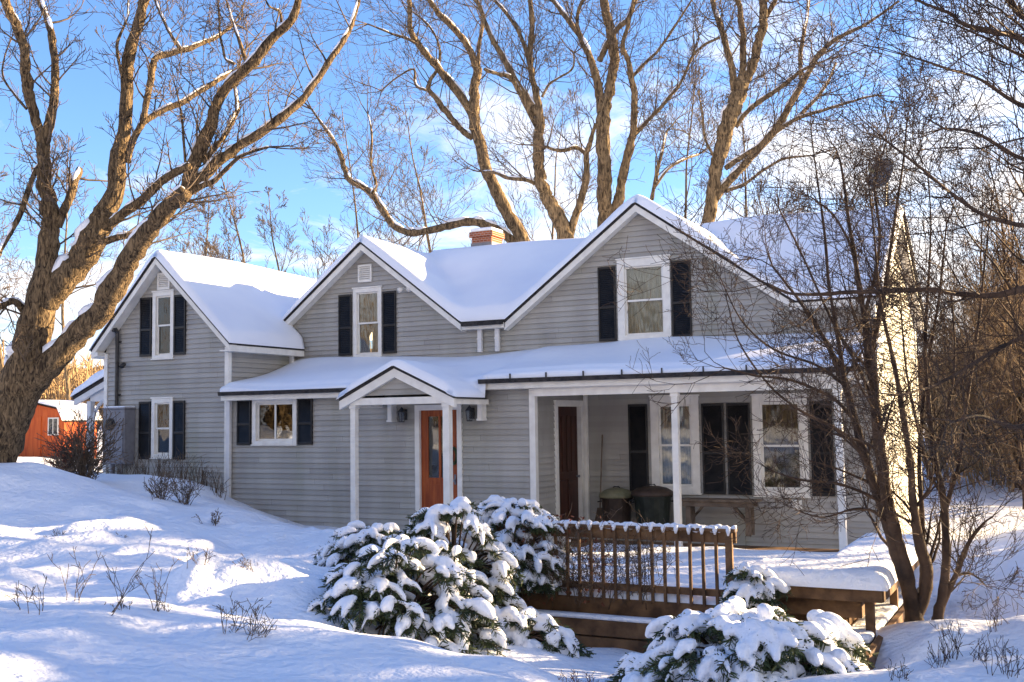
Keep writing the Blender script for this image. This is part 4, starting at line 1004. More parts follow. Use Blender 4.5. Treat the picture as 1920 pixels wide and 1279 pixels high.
T2 = [[(1068, 480, 34), (1060, 445, 31), (1053, 420, 29), (1036, 390, 27), (1024, 365, 25), (1015, 340, 23), (1011, 319, 22), (1010, 285, 21), (1010, 252, 20), (1010, 215, 17), (1008, 188, 14), (1000, 155, 12), (995, 130, 11), (993, 101, 11), (998, 50, 10), (992, -10, 9)],
 [(1008, 215, 14), (990, 188, 13), (963, 145, 12), (936, 97, 11), (916, 57, 9), (902, 20, 8), (888, -10, 6)],
 [(1010, 245, 10), (985, 195, 10), (970, 165, 9), (955, 145, 9), (930, 138, 7), (908, 130, 6)],
 [(996, 134, 9), (983, 84, 8), (963, 44, 7), (935, 8, 6), (925, -10, 5)],
 [(1003, 345, 8), (990, 338, 8), (976, 336, 8), (953, 333, 7), (926, 323, 6), (905, 322, 4)],
 [(1016, 182, 5), (1030, 158, 5), (1050, 145, 4), (1074, 128, 4), (1076, 100, 3)],
 [(1068, 445, 16), (1074, 420, 15), (1083, 395, 14), (1090, 370, 14), (1097, 345, 13), (1100, 319, 12), (1100, 289, 11), (1106, 268, 9), (1111, 249, 8), (1117, 232, 6)],
 [(1097, 289, 8), (1088, 280, 7), (1077, 276, 7), (1062, 281, 7), (1050, 282, 7), (1036, 280, 6), (1025, 276, 5)]]
traced_tree('bare_tree', 'bare forked tree rising behind the snowy middle roof', T2, 34.0, g, 'bark_far', twn=6.5, twL=2.2, snow=.6, kids=(5, 4), rmin=.0065, skip_base=.3)
T3 = [[(1136, 450, 30), (1134, 400, 28), (1133, 350, 27), (1132, 302, 26), (1131, 258, 26), (1131, 218, 26), (1136, 190, 22), (1144, 168, 19), (1149, 135, 18), (1151, 101, 18), (1147, 68, 18), (1141, 34, 17), (1130, -10, 16)],
 [(1129, 215, 17), (1124, 180, 17), (1120, 150, 16), (1107, 111, 14), (1097, 88, 13), (1087, 67, 12), (1057, 27, 9), (1026, -10, 7)],
 [(1124, 115, 11), (1135, 92, 11), (1146, 70, 10), (1162, 50, 10), (1178, 34, 9), (1196, -10, 8)],
 [(1087, 68, 8), (1082, 40, 7), (1086, 15, 7), (1100, -10, 6)],
 [(1152, 400, 22), (1161, 370, 19), (1168, 330, 17), (1178, 286, 17), (1184, 262, 15), (1188, 242, 14), (1189, 205, 13), (1188, 168, 12), (1181, 128, 11), (1174, 105, 10), (1168, 84, 9), (1180, 40, 7), (1190, -10, 6)],
 [(1190, 250, 8), (1208, 233, 8), (1225, 215, 7), (1245, 195, 7), (1258, 178, 7), (1275, 158, 6), (1290, 125, 5), (1302, 95, 4)],
 [(1188, 142, 6), (1210, 118, 6), (1232, 97, 5), (1255, 65, 5), (1280, 27, 4), (1300, -5, 3)],
 [(1222, 375, 8), (1228, 340, 8), (1238, 296, 7), (1244, 270, 6), (1250, 245, 4)],
 [(1228, 350, 6), (1252, 318, 5), (1280, 300, 5), (1310, 290, 4)]]
traced_tree('bare_tree', 'straight double stemmed bare tree left of the tall gable peak', T3, 35.0, g, 'bark_far', twn=6.5, twL=2.2, snow=.7, kids=(5, 4), rmin=.0065, skip_base=.3)
T4 = [[(1318, 450, 28), (1330, 400, 25), (1337, 360, 24), (1344, 319, 25), (1354, 275, 28), (1364, 235, 30), (1375, 200, 30), (1384, 168, 29), (1392, 140, 14), (1393, 100, 13), (1393, 67, 12), (1388, 20, 11), (1380, -10, 9)],
 [(1378, 170, 16), (1371, 124, 13), (1364, 95, 12), (1357, 67, 12), (1347, 40, 11), (1340, 20, 10), (1333, -10, 9)],
 [(1392, 170, 20), (1403, 140, 19), (1413, 115, 18), (1420, 90, 17), (1427, 62, 17), (1431, 27, 16), (1428, -10, 15)],
 [(1430, 40, 10), (1442, 22, 9), (1458, -10, 8)],
 [(1340, 375, 15), (1365, 342, 15), (1395, 310, 15), (1428, 272, 15), (1450, 248, 14), (1468, 222, 14), (1485, 192, 13), (1502, 161, 12), (1518, 130, 11), (1535, 104, 10), (1550, 88, 9), (1566, 74, 8), (1590, 62, 7), (1616, 50, 6), (1650, 28, 5), (1685, 2, 4)],
 [(1380, 238, 9), (1396, 215, 9), (1414, 198, 9), (1436, 182, 9), (1458, 168, 8), (1480, 152, 8), (1497, 137, 7), (1522, 122, 5)],
 [(1502, 150, 8), (1500, 110, 8), (1503, 84, 8), (1508, 55, 7), (1513, 28, 7), (1517, -10, 6)],
 [(1360, 316, 11), (1390, 295, 10), (1421, 276, 10), (1452, 250, 9), (1482, 229, 8), (1515, 215, 7), (1550, 205, 6), (1582, 195, 5), (1612, 186, 4), (1643, 178, 3)],
 [(1490, 226, 8), (1515, 200, 7), (1538, 175, 7), (1555, 148, 6), (1566, 118, 5)],
 [(1360, 358, 8), (1391, 348, 7), (1412, 334, 6), (1431, 319, 6), (1450, 308, 5), (1468, 299, 5), (1495, 294, 4), (1522, 292, 3)],
 [(1350, 70, 5), (1320, 85, 5), (1300, 105, 4), (1280, 150, 3)],
 [(1342, 300, 5), (1322, 260, 5), (1318, 220, 4), (1310, 175, 3)]]
traced_tree('bare_tree', 'thick many branched bare tree behind the right end of the tall gable', T4, 35.0, g, 'bark_far', twn=6.5, twL=2.2, snow=.7, kids=(5, 4), rmin=.0065, skip_base=.3)

# free standing trees without a traced outline
def free_tree(name, label, base, H, r, g, spread=.5, group=None, twig='twig', bark='bark_far', kids=(5, 5, 4), nb=10, lo=.3, rmin=.008, lean=.05, stems=1, up=.12, cat='tree', blen=.42):
    root = thing(name, base, label, cat, group); base = np.array(base, float)
    tb, tw = Tubes(), Tubes()
    for s_ in range(stems):
        d = unit(np.array([g.normal(0, lean), g.normal(0, lean), 1.0])); n = 12; P = [base - UPV * .25 + (g.normal(0, r * 1.2, 3) * [1, 1, 0] if stems > 1 else 0)]; h = H * (g.uniform(.75, 1) if s_ else 1)
        for i in range(n - 1):
            d = unit(d + g.normal(0, .055, 3) + UPV * .05); P.append(P[-1] + d * h / (n - 1))
        C = smooth_line(P, 3); m = len(C); rad = r * (1 - .88 * np.linspace(0, 1, m) ** .85) * (1 if s_ == 0 else .8); rad = np.maximum(rad, rmin)
        tb.add(C, rad, 8)
        for j in range(nb):
            s = lo + (1 - lo) * (j + g.random()) / nb; i = min(int(s * (m - 1)), m - 2); t = unit(C[i + 1] - C[i])
            a = g.uniform(0, 6.28); a = np.array([math.cos(a), math.sin(a), 0])
            grow(tw, C[i], unit(t * .6 + a * spread * 1.3 + UPV * .1), h * blen * (1.15 - s) * g.uniform(.6, 1.15), max(rad[i] * .5, rmin), 0, g, up, .11, kids, .65, rmin)
    tb.build('trunk', M[bark], root); tw.build('crown', M[twig], root)
    return root
def dup(root, loc, rz, sc=1.0, label=None):
    r = root.copy(); col.objects.link(r); r.location = loc; r.rotation_euler = (0, 0, rz); r.scale = (sc, sc, sc)
    if label: r['label'] = label
    for ch in list(root.children):
        c = ch.copy(); col.objects.link(c); c.parent = r
    return r
g = np.random.default_rng(5)
def gp(px, t):                                   # ground point under an image column at depth t
    p = at(px, 800, t); return (p[0], p[1], gz(p[0], p[1]))
for px, t, H, r, lab in ((492, 46, 9.6, .13, 'small bare tree with spreading crown behind the snowy valley left of the middle gable'), (395, 52, 9.5, .14, 'thin bare tree far behind the ridge of the left wing'),
                         (575, 56, 11, .14, 'hazy bare tree behind the peak of the middle gable'), (690, 60, 14.5, .15, 'tall thin bare tree far behind the middle gable roof'), (830, 58, 15, .15, 'bare tree far behind the brick chimney'),
                         (20, 40, 9, .12, 'thin bare tree at the left edge beyond the maple trunk'), (130, 60, 13, .14, 'thin bare tree seen through the maple limbs'), (1250, 52, 15, .15, 'bare tree with fine twigs behind the tall gable peak'),
                         (1420, 50, 14, .15, 'fine twigged bare tree behind the right roof slope'), (1010, 60, 16, .15, 'slim bare tree far behind the valley roof')):
    free_tree('bare_tree', lab, gp(px, t), H * 1.38, r, g, .75, group='bare trees far behind the house', rmin=.011, nb=14, lo=.25, lean=.04, kids=(5, 5, 3))
for px, t, H, lab in ((1545, 34, 11, 'slender many stemmed tree behind the right roof slope'), (1612, 36, 13.5, 'tall slim brown stemmed tree just left of the satellite dish'), (1580, 42, 12, 'pale slender tree between the dish and the big branched tree'), (1655, 40, 12, 'slender dark tree behind the satellite dish')):
    free_tree('slender_tree', lab, gp(px, t), H, .11, g, .38, group='slender trees behind the right roof', rmin=.010, nb=20, lo=.2, stems=2, kids=(5, 4), blen=.4, up=.2)

# saplings of the right hand woods
protos = [free_tree('sapling', 'thin dark sapling in the tangled woods at the right', (-.4, 24 + i * 3.0, gz(-.4, 24 + i * 3.0)), H, r, g, .55, group='saplings in the right hand woods', twig='twig_dark' if i > 1 else 'brush', bark='twig_dark' if i > 1 else 'brush', nb=26, lo=.12, rmin=.006, kids=(5, 5), blen=.46, up=.1, lean=.1, stems=s_)
          for i, (H, r, s_) in enumerate(((9, .07, 1), (10.5, .09, 2), (8, .06, 2), (11.5, .11, 1)))]
spots = []
for k in range(58):
    y = g.uniform(14, 46); f = g.uniform(0, 1)
    x = -.06 * y * 1.0 + (f * (3.6 + .05 * y)) - 1.3
    if x < -2.0 and y < 14: continue
    spots.append((x, y))
for cc, yy in (): pass
for k, (x, y) in enumerate(spots):
    dup(protos[k % 4], (x, y, gz(x, y)), g.uniform(0, 6.28), g.uniform(.7, 1.15))

pole = free_tree('shadow_pole_tree', 'unseen slim bare tree added beyond the right edge for shadow stripes', (5.0, 9.0, gz(5, 9)), 13, .10, g, .45, group='unseen shadow casting trees beyond the right edge', twig='twig_dark', bark='bark_far', nb=9, lo=.35, rmin=.008, kids=(3, 3), blen=.3, lean=.05)  # unseen trees, added so that their trunks stripe the deck with shadow
for k, (c_, y) in enumerate(((-2.2, 10), (-1.5, 14), (-.8, 8), (-.2, 12), (.4, 17), (1.1, 9), (1.8, 13), (2.6, 10), (3.3, 15), (4.0, 8), (4.9, 12), (5.7, 9), (6.4, 14), (-.5, 19), (2.2, 19), (1.4, 22))):
    x = c_ + math.tan(SUN_AZ) * y; dup(pole, (x, y, gz(x, y)), g.uniform(0, 6.28), g.uniform(.85, 1.15))
# near multi-stem trees on the right
g = np.random.default_rng(33)
S1 = [[(1716, 1185, 42), (1712, 1150, 34), (1702, 1100, 27), (1690, 1040, 25), (1668, 960, 23), (1655, 880, 21), (1645, 800, 20), (1640, 735, 18), (1632, 665, 17), (1620, 590, 12), (1606, 500, 9), (1590, 400, 6), (1575, 300, 4)],
 [(1632, 668, 12), (1645, 610, 9), (1658, 550, 8), (1672, 450, 6), (1690, 330, 4), (1700, 230, 3)],
 [(1704, 1120, 22), (1685, 1060, 20), (1668, 1000, 19), (1650, 940, 18), (1622, 860, 17), (1602, 785, 15), (1585, 722, 14), (1560, 665, 10), (1530, 610, 7), (1495, 560, 5), (1450, 500, 4)],
 [(1585, 725, 10), (1572, 640, 8), (1555, 540, 6), (1545, 430, 5), (1530, 320, 3), (1520, 240, 3)],
 [(1714, 1160, 26), (1736, 1100, 24), (1732, 1050, 23), (1722, 1010, 20), (1712, 940, 15), (1706, 860, 12), (1690, 760, 10), (1672, 660, 8), (1650, 560, 6), (1640, 450, 4), (1628, 340, 3)],
 [(1732, 1060, 13), (1728, 960, 10), (1724, 850, 8), (1738, 700, 6), (1760, 560, 4), (1775, 420, 3)],
 [(1602, 788, 8), (1572, 755, 7), (1540, 735, 6), (1480, 712, 5), (1420, 705, 4), (1360, 690, 3)],
 [(1622, 862, 8), (1595, 825, 7), (1560, 800, 6), (1500, 770, 5), (1440, 720, 4), (1385, 640, 3), (1362, 560, 2)],
 [(1585, 724, 7), (1555, 700, 6), (1520, 680, 5), (1450, 655, 4), (1390, 600, 3), (1350, 520, 2)],
 [(1645, 805, 8), (1630, 740, 7), (1605, 680, 6), (1560, 600, 5), (1500, 470, 4), (1460, 390, 3)],
 [(1650, 940, 7), (1610, 920, 6), (1560, 905, 5), (1500, 900, 4), (1440, 880, 2)],
 [(1668, 990, 7), (1640, 960, 6), (1600, 955, 5), (1545, 970, 3), (1500, 960, 2)],
 [(1606, 500, 6), (1590, 450, 5), (1560, 400, 4), (1520, 370, 3)], [(1620, 590, 7), (1640, 520, 6), (1650, 440, 5), (1640, 350, 4), (1660, 270, 3)]]
traced_tree('leaning_tree', 'many stemmed bare young tree leaning left in front of the sunlit end wall', S1, 12.6, g, 'twig_dark', 'twig_dark', twn=10, twL=.9, snow=0, kids=(5, 5), rmin=.0028, wob=.03, skip_base=.45, up=.07, snowmin=.012)
S2 = [[(1756, 1175, 26), (1762, 1140, 19), (1772, 1080, 16), (1773, 1000, 15), (1767, 930, 13), (1752, 850, 11), (1742, 760, 9), (1735, 650, 7), (1740, 540, 5), (1745, 420, 3), (1740, 330, 3)],
 [(1762, 1150, 13), (1778, 1110, 11), (1795, 1070, 10), (1815, 1020, 8), (1840, 985, 5), (1862, 968, 3)], [(1770, 965, 9), (1786, 910, 8), (1800, 860, 7), (1815, 740, 6), (1835, 600, 5), (1850, 460, 3), (1862, 360, 3)],
 [(1768, 930, 7), (1745, 890, 6), (1725, 820, 5), (1700, 700, 4), (1690, 590, 3)], [(1752, 850, 6), (1775, 780, 5), (1790, 680, 4), (1785, 560, 3)], [(1790, 1080, 6), (1815, 1075, 5), (1835, 1085, 3), (1850, 1100, 2)]]
traced_tree('young_tree', 'slim reddish young tree beside the leaning one at the right', S2, 12.4, g, 'twig_dark', 'twig_dark', twn=12, twL=.8, snow=0, kids=(5, 5), rmin=.0028, wob=.03, skip_base=.45, snowmin=.012)
# a tree just beyond the right edge whose boughs reach into the picture
S3 = [[(2060, 1260, 80), (2052, 1000, 64), (2046, 700, 56), (2040, 400, 46), (2020, 100, 36), (1990, -200, 26)],
 [(2046, 560, 20), (1985, 530, 16), (1925, 540, 14), (1885, 551, 12), (1850, 555, 11), (1800, 550, 10), (1760, 545, 10), (1720, 543, 9), (1660, 546, 9), (1600, 548, 8), (1540, 552, 7), (1480, 550, 5), (1440, 532, 4)],
 [(2035, 300, 18), (1980, 170, 14), (1920, 77, 11), (1860, 60, 10), (1804, 44, 8), (1784, 27, 7), (1740, 10, 5), (1700, -10, 4)],
 [(2040, 480, 16), (1960, 430, 12), (1900, 420, 10), (1840, 400, 8), (1780, 360, 6), (1720, 310, 5), (1660, 262, 4)],
 [(2040, 600, 14), (1960, 620, 10), (1900, 640, 8), (1830, 680, 6), (1760, 720, 5), (1690, 740, 4)],
 [(2030, 250, 14), (1970, 220, 10), (1900, 190, 8), (1840, 150, 6), (1780, 130, 5), (1720, 110, 4)],
 [(2045, 720, 14), (1970, 780, 10), (1900, 800, 8), (1840, 780, 6), (1790, 790, 4)],
 [(2035, 380, 14), (1980, 320, 10), (1900, 290, 8), (1830, 250, 6), (1770, 240, 5)], [(2030, 200, 14), (1975, 80, 12), (1905, 20, 11), (1890, -20, 9)]]
traced_tree('bough_tree', 'dark bare tree at the right edge reaching a long level bough toward the gable', S3, 10.6, g, 'twig_dark', 'twig_dark', twn=15, twL=1.6, snow=0, kids=(6, 5), rmin=.003, wob=.03, snowmin=.012)

# far brush: a tangle nobody could count
g = np.random.default_rng(9)
tb = Tubes()
for k in range(3600):
    y = g.uniform(22, 70); x = -.075 * y - 3.0 + g.uniform(0, 1) * (8 + .14 * y); z = gz(x, y) if k % 6 == 0 else z if k else gz(x, y)
    h = g.uniform(2.5, 6.8); d = unit(np.array([g.normal(0, .2), g.normal(0, .2), 1])); p = np.array([x, y, z - .2]); P = [p]
    for i in range(4): d = unit(d + g.normal(0, .14, 3)); P.append(P[-1] + d * h / 4)
    r0 = g.uniform(.012, .05); tb.add(P, r0 * np.array([1, .85, .65, .45, .25]), 3)
    for j in range(5):
        i = g.integers(1, 4); d2 = unit(d + g.normal(0, .6, 3)); q = P[i]; L = g.uniform(.6, 2.0)
        tb.add([q, q + d2 * L * .5, q + unit(d2 + UPV * .3) * L], [r0 * .4, r0 * .28, .006], 3)
br = tb.build('far_brush', M['brush'], None, smooth=False); tag(br, None, None, kind='stuff')
tb = Tubes()                                     # brown trees on the hill at the left
for k in range(2600):
    a = R(g.uniform(-60, -30)); r_ = g.uniform(95, 185); x, y = CAM[0] + r_ * math.sin(a), CAM[1] + r_ * math.cos(a)
    z = 2.5 + max(0, (r_ - 150) * .12); h = g.uniform(4, 8.5); p = np.array([x, y, z - 1])
    d = unit(np.array([g.normal(0, .1), g.normal(0, .1), 1])); tb.add([p, p + d * h * .5, p + d * h], [.12, .09, .03], 3)
    for j in range(6):
        q = p + d * h * g.uniform(.3, .9); d2 = unit(np.array([g.normal(0, .7), g.normal(0, .7), .6])); L = g.uniform(.8, 2.4); tb.add([q, q + d2 * L * .5, q + d2 * L], [.06, .045, .02], 3)
br = tb.build('hillside_wood', M['brush'], None, smooth=False); tag(br, None, None, kind='stuff')

# unseen spruces, added off to the right to shade the yard
def spruce(loc, H, Rr, g, label):
    t = thing('shade_spruce', loc, label, 'tree', 'unseen shade spruces beyond the right edge'); loc = np.array(loc)
    b = Tubes(); b.add([loc - UPV * .3, loc + UPV * H * .5, loc + UPV * H], [H * .018, H * .01, .01], 8); b.build('trunk', M['bark_far'], t)
    b = Tubes(); V = []; Q = []
    for k in range(int(H * 26)):
        s = g.random() ** .8; z = H * (.06 + .93 * s); L = Rr * (1 - s) ** .85 * g.uniform(.7, 1.1) + .12; a = g.uniform(0, 6.28)
        o = np.array([math.cos(a), math.sin(a), 0]); pr = np.array([-o[1], o[0], 0]); p0 = loc + UPV * z
        for j in range(4):
            f0, f1 = j / 4, (j + 1) / 4; w = (.10 + .16 * L) * (1 - .7 * f0); dz = -.28 * L
            i = len(V); q0 = p0 + o * L * f0 + UPV * dz * f0 ** 1.5; q1 = p0 + o * L * f1 + UPV * dz * f1 ** 1.5
            V += [q0 - pr * w - UPV * .12 * w, q0, q1, q1 - pr * w * .75 - UPV * .15 * w, q0 + pr * w - UPV * .12 * w, q1 + pr * w * .75 - UPV * .15 * w]; Q += [(i, i + 1, i + 2, i + 3), (i + 1, i + 4, i + 5, i + 2)]
    np_mesh('crown', V, Q, np.zeros((0, 3), int), M['spruce'], t)
g = np.random.default_rng(3)
for c, y, H, Rr in ((8.5, 6, 15, 1.25), (10.1, 4, 14, 2.2), (11.6, 7, 15, 2.4), (14.2, 5, 15, 2.6), (17.5, 4, 14, 2.8), (21, 3, 14, 3), (-3.9, 12, 16, 1.35), (-2.7, 17, 15, .55), (-.2, 19, 16, .55), (1.3, 21, 16, .5), (-1.2, 14, 15, .7), (.6, 15, 15, .7)):
    x = c + math.tan(SUN_AZ) * y; spruce((x, y, gz(x, y)), H, Rr, g, 'unseen spruce added beyond the right edge to shade the yard')

# the wood across the road, behind the camera: seen in the window panes
g = np.random.default_rng(77); tb = Tubes()
for k in range(900):
    x = g.uniform(-75, 45); y = g.uniform(-75, -48); z = gz(x, y) if k % 8 == 0 or k == 0 else z; h = g.uniform(6, 14); d = unit(np.array([g.normal(0, .06), g.normal(0, .06), 1])); p = np.array([x, y, z - .3])
    tb.add([p, p + d * h * .5, p + d * h], [.16, .11, .03], 4)
    for j in range(7):
        q = p + d * h * g.uniform(.25, .95); d2 = unit(np.array([g.normal(0, .8), g.normal(0, .8), .6])); L = g.uniform(1, 3.2); tb.add([q, q + d2 * L * .5, q + d2 * L], [.07, .05, .02], 3)
br = tb.build('back_wood', M['bark_far'], None, smooth=False); tag(br, None, None, kind='stuff')
# ------------------------------------------------------------------ snow laden evergreens
def laden_shrub(name, label, c, rx, ry, rz, n, g, voxel=.017, fs=1.0, droop=1.0, snow=.66, dx=0, group='snow laden evergreen shrubs'):
    """branches arch out of the core; every spray is a bundle of needled fingers carrying finger shaped pillows of snow"""
    zc = gz(c[0], c[1]) if len(c) < 3 else c[2]
    root = thing(name, (c[0], c[1], zc), label, 'shrub', group); core = np.array([c[0], c[1], zc])
    st, sn = Tubes(), Tubes(); V = []; Q = []
    for k in range(n):
        a = g.uniform(0, 6.28); e = math.asin(g.uniform(-.05, 1) ** 1.0) if True else 0
        s = g.uniform(.72, 1.06) if g.random() < .8 else g.uniform(.4, .7)
        o = np.array([math.cos(a) * math.cos(e), math.sin(a) * math.cos(e), math.sin(e)])
        tip = core + np.array([rx, ry, rz]) * o * s; tip[2] = max(tip[2], core[2] + .05); tip[0] += dx * o[2]
        b0 = core + np.array([rx * o[0] * .12, ry * o[1] * .12, rz * .05])
        mid = (b0 + tip) / 2 + UPV * .16 * rz * g.uniform(.5, 1.4)
        L = smooth_line([b0, mid, tip], 4); st.add(L, np.linspace(.02, .006, len(L)), 5)
        od = unit(tip - mid); flat = unit(np.array([od[0], od[1], 0]) + 1e-6)
        m = int(g.integers(3, 6))
        for f in range(m):
            w = (f - (m - 1) / 2) * g.uniform(.35, .6) + g.normal(0, .12)
            d = np.array([flat[0] * math.cos(w) - flat[1] * math.sin(w), flat[0] * math.sin(w) + flat[1] * math.cos(w), .35 * o[2] + g.normal(0, .12)])
            Lf = g.uniform(.12, .34) * fs; nn = 6; p = tip - flat * .05; P = [p]; dd = unit(d)
            for i in range(nn - 1):
                dd = unit(dd - UPV * (.16 + .14 * droop * i / nn * 2) * g.uniform(.7, 1.3)); P.append(P[-1] + dd * Lf / (nn - 1))
            P = np.array(P); st.add(P, np.linspace(.006, .003, nn), 4)
            for q in range(40):                  # needles
                i = g.integers(0, nn - 1); q0 = P[i] + (P[i + 1] - P[i]) * g.random(); t = unit(P[i + 1] - P[i]); sd = unit(np.cross(t, g.normal(0, 1, 3)))
                nd = unit(t * .6 + sd - UPV * .25) * g.uniform(.04, .085) * fs; wv = unit(np.cross(nd, g.normal(0, 1, 3))) * .0065 * fs; i = len(V)
                V += [q0 - wv, q0 + wv, q0 + nd + wv * .6, q0 + nd - wv * .6]; Q.append((i, i + 1, i + 2, i + 3))
            if g.random() < snow * (.55 + .45 * max(o[2], .25)):
                rr = g.choice([.02, .028, .036, .048, .058]) * g.uniform(.85, 1.15) * fs; up = rr * .7
                prof = np.array([.55, .95, 1.1, 1.05, .85, .45])
                sn.add(P + UPV * up, rr * prof * g.uniform(.85, 1.15, 6), 8)
        if g.random() < snow * .5 and o[2] > .1:     # pillow where the spray joins the branch
            rr = g.uniform(.035, .095) * fs; sn.add([tip - flat * .16 + UPV * .02, tip - flat * .08 + UPV * .05, tip + UPV * .05, tip + flat * .07 + UPV * .01], rr * np.array([.5, 1, 1, .5]), 8)
    st.build('branches', M['twig_dark'], root)
    np_mesh('foliage', V, Q, np.zeros((0, 3), int), M['needle'], root)
    o = sn.build('snow', M['snow'], root)
    md = o.modifiers.new('merge', 'REMESH'); md.mode = 'VOXEL'; md.voxel_size = voxel; md.use_smooth_shade = True
    ms_ = o.modifiers.new('soft', 'SMOOTH'); ms_.factor = .5; ms_.iterations = 3
    return root
g = np.random.default_rng(17)
def sh_at(px, py, t): p = at(px, py, t); return (p[0], p[1], p[2])
laden_shrub('evergreen_shrub', 'large sprawling snow laden evergreen left of the deck railing, nearest the yard', sh_at(740, 1195, 12.0), 1.04, .95, 1.05, 210, g, fs=1.15)
laden_shrub('evergreen_shrub', 'tall snow laden evergreen hiding the foot of the orange door', sh_at(850, 1140, 13.3), .78, .7, 1.28, 180, g)
laden_shrub('evergreen_shrub', 'tall snow laden evergreen at the left end of the deck railing', sh_at(960, 1085, 14.9), .80, .55, 1.05, 170, g, snow=.95)
laden_shrub('evergreen_shrub', 'low drooping snow laden evergreen in front of the deck beam', sh_at(960, 1215, 12.4), .72, .45, .42, 80, g, fs=1.1)
laden_shrub('evergreen_shrub', 'snow laden evergreen right beside the entry porch steps', sh_at(700, 1080, 14.2), .85, .6, .62, 110, g)
laden_shrub('evergreen_shrub', 'broad snow laden evergreen in the right foreground below the bench', sh_at(1385, 1300, 10.2), 1.02, .85, .76, 240, g, fs=1.2)
laden_shrub('evergreen_shrub', 'narrow snow laden evergreen climbing at the right end of the railing', sh_at(1418, 1225, 12.5), .32, .36, 1.0, 100, g)
laden_shrub('evergreen_shrub', 'low snow laden evergreen at the bottom edge right of the broad one', sh_at(1535, 1300, 10.6), .40, .6, .66, 100, g, fs=1.1)

# dry vines tangled on the railing
t = thing('dry_vine', (-6.4, -5.6, -.3), 'tangle of dry brown vines on the left half of the deck railing', 'vine')
g = np.random.default_rng(41); tb = Tubes()
for k in range(150):
    x = -7.4 + 2.6 * g.random() ** 1.3; p = np.array([x, -5.5 + g.normal(0, .08) - .05, -.3 + g.random() * .5]); grow(tb, p, np.array([g.normal(0, .3), g.normal(0, .12), 1]), g.uniform(.4, 1.0), .006, 0, g, .05, .3, (4, 3), .9, .0028)
tb.build('stems', M['stalk'], t)
V = []; Q = []
for k in range(700):
    x = -7.6 + 2.2 * g.random() ** 1.4; p = np.array([x, -5.55 + g.normal(0, .1), g.uniform(-.25, .95)]); a = unit(g.normal(0, 1, 3)) * .03; b_ = unit(np.cross(a, g.normal(0, 1, 3))) * .018; i = len(V)
    V += [p - a, p + b_, p + a, p - b_]; Q.append((i, i + 1, i + 2, i + 3))
np_mesh('dead_leaves', V, Q, np.zeros((0, 3), int), M['redtwig'], t)

# bare bush left of the meter cabinet, dry stalks and weeds
def bush(name, label, base, H, n, g, m='twig_dark', spread=.5, kids=(4, 3), rmin=.004, cat='bush', group=None, lean=(0, 0)):
    base = np.array(base, float); tb = Tubes(); g0 = g
    for k in range(n):
        a = g.uniform(0, 6.28); d = np.array([math.cos(a) * spread * g.random() + lean[0], math.sin(a) * spread * g.random() + lean[1], 1])
        grow(tb, base + np.array([g.normal(0, .05), g.normal(0, .05), -.08]), d, H * g.uniform(.6, 1.05), rmin * 2, 0, g, .04, .12, kids, .6, rmin)
    o = tb.build(name, M[m], None, origin=base, smooth=True); return tag(o, label, cat, group)
g = np.random.default_rng(51)
p = at(155, 918, 21.0); bush('bare_bush', 'twiggy bare bush between the red shed and the meter cabinet', (p[0], p[1], p[2] - .1), 1.45, 52, g, 'stalk', .6, rmin=.006)
p = at(120, 905, 23.0); bush('bare_bush', 'reddish bare bush in front of the red shed', (p[0], p[1], p[2] - .1), 1.1, 26, g, 'redtwig', .6, rmin=.006)
for k in range(16):
    px = 212 + k * 13.5 + 4 * math.sin(k * 2.3); w = .55 + .2 * abs(math.sin(k * 1.7)); X = onY(px, 880, -.30 - .22 * (k % 4)); bush('dry_stalks', 'clump of dry upright stalks against the foot of the left wing', (X[0], X[1], gz(X[0], X[1])), w, 10, g, 'stalk', .14, (1,), .0042, 'dry stalks', 'dry stalk clumps along the left wing')
for px, py, H, n, sp, lab in ((300, 935, .55, 26, .9, 'sprawling dry weed clump on the mound before the left wing'), (345, 945, .6, 22, .8, 'dry weed clump right of the sprawling one on the mound'), (400, 985, .3, 8, .9, 'small bent twig tuft near the corner of the left wing')):
    lo, hi = 8.0, 24.0                            # walk along the sight line until it meets the snow
    for _ in range(40):
        m_ = (lo + hi) / 2; q = at(px, py, m_); lo, hi = (m_, hi) if q[2] > gz(q[0], q[1]) else (lo, m_)
    bush('dry_weed', lab, (q[0], q[1], q[2]), H, n, g, 'stalk', sp, (3, 2), .004, 'weed', 'weeds poking out of the snow')
def hit(px, py, lo=5.0, hi=26.0):
    ts = np.linspace(lo, hi, 240)
    for a in ts:
        q = at(px, py, a)
        if q[2] <= gz(q[0], q[1]): return q
    return at(px, py, hi)
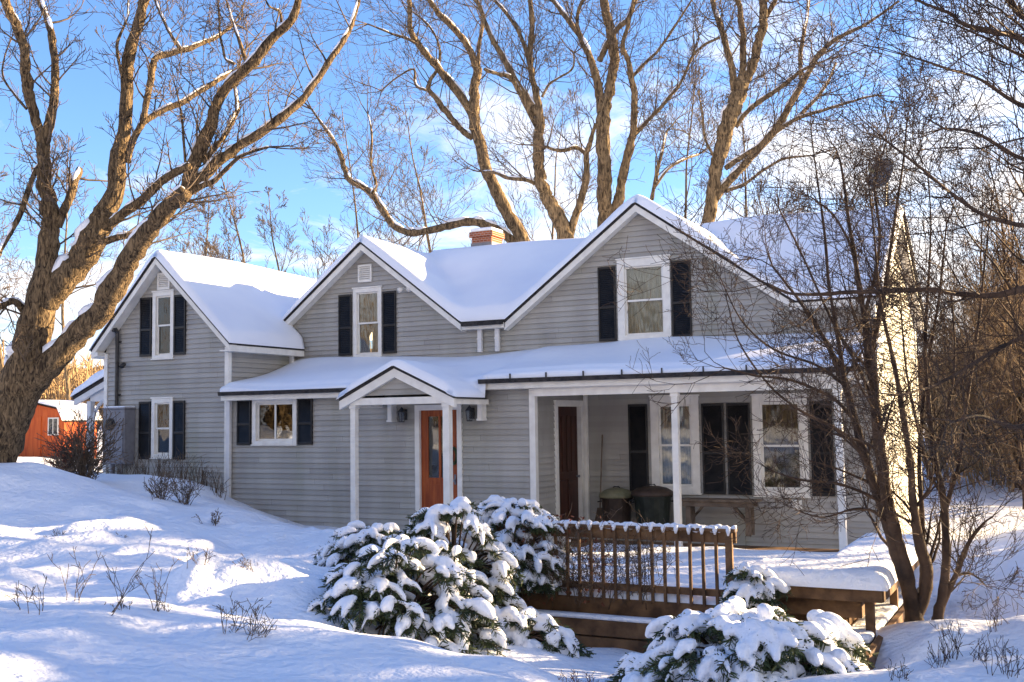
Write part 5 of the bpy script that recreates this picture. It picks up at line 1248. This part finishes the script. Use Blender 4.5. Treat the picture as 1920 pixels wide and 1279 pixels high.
for px, py, H, n, sp, ln, lab in ((60, 1150, .42, 5, .9, (-.4, 0), 'forked dry weed near the left edge of the snowbank'), (150, 1130, .40, 4, .3, (0, 0), 'thin upright pair of dry stalks left in the yard'), (190, 1148, .62, 3, .12, (.8, .2), 'long dry stalk leaning right in the yard'),
                                  (285, 1150, .45, 4, .3, (-.2, 0), 'dry stalk leaning left beside the long leaning one'), (310, 1150, .25, 3, .2, (0, 0), 'two short straight stalks at the snow hollow'), (470, 1195, .32, 14, 1.0, (.3, 0), 'tangled dead weed at the crest of the snowbank'), (420, 1185, .45, 4, .4, (.9, 0), 'dead stem lying over the crest of the snowbank'),
                                  (110, 1005, .18, 10, 1.1, (0, 0), 'low dark tuft far out in the left yard'), (222, 1010, .15, 7, 1, (0, 0), 'tiny dark tuft in the middle of the left yard'), (378, 1050, .22, 9, .9, (0, 0), 'small brown weed tuft left of the snow mounds'), (463, 1064, .2, 12, 1.2, (0, 0), 'flat brown tuft just above the snow mounds'), (225, 1142, .14, 14, 1.3, (0, 0), 'flat dark tuft at the foot of the leaning stalk'),
                                  (1070, 1285, .22, 8, .5, (0, 0), 'small reddish seedling at the bottom edge left of the broad evergreen'), (1110, 1282, .2, 6, .4, (0, 0), 'second small seedling at the bottom edge, slightly greener'),
                                  (1755, 1250, .35, 10, .7, (0, 0), 'dark weed in the right bottom snow'), (1790, 1235, .4, 9, .6, (0, 0), 'taller weed right of the dark one in the bottom snow'), (1865, 1180, .4, 9, .6, (0, 0), 'thin weed on the sunlit bank at the right'), (1890, 1265, .35, 12, .8, (0, 0), 'weed at the bottom right corner'), (1840, 1240, .3, 9, .8, (0, 0), 'low weed near the bottom right corner'), (1690, 1275, .22, 9, .8, (0, 0), 'short weed left in the right bottom snow')):
    q = hit(px, py); bush('dry_weed', lab, tuple(q), H, n, g, 'redtwig' if 1000 < px < 1200 else 'twig_dark' if px > 1600 else 'stalk', sp, (2, 2) if px < 1600 else (2, 1), .0023, 'weed', 'weeds poking out of the snow', ln)
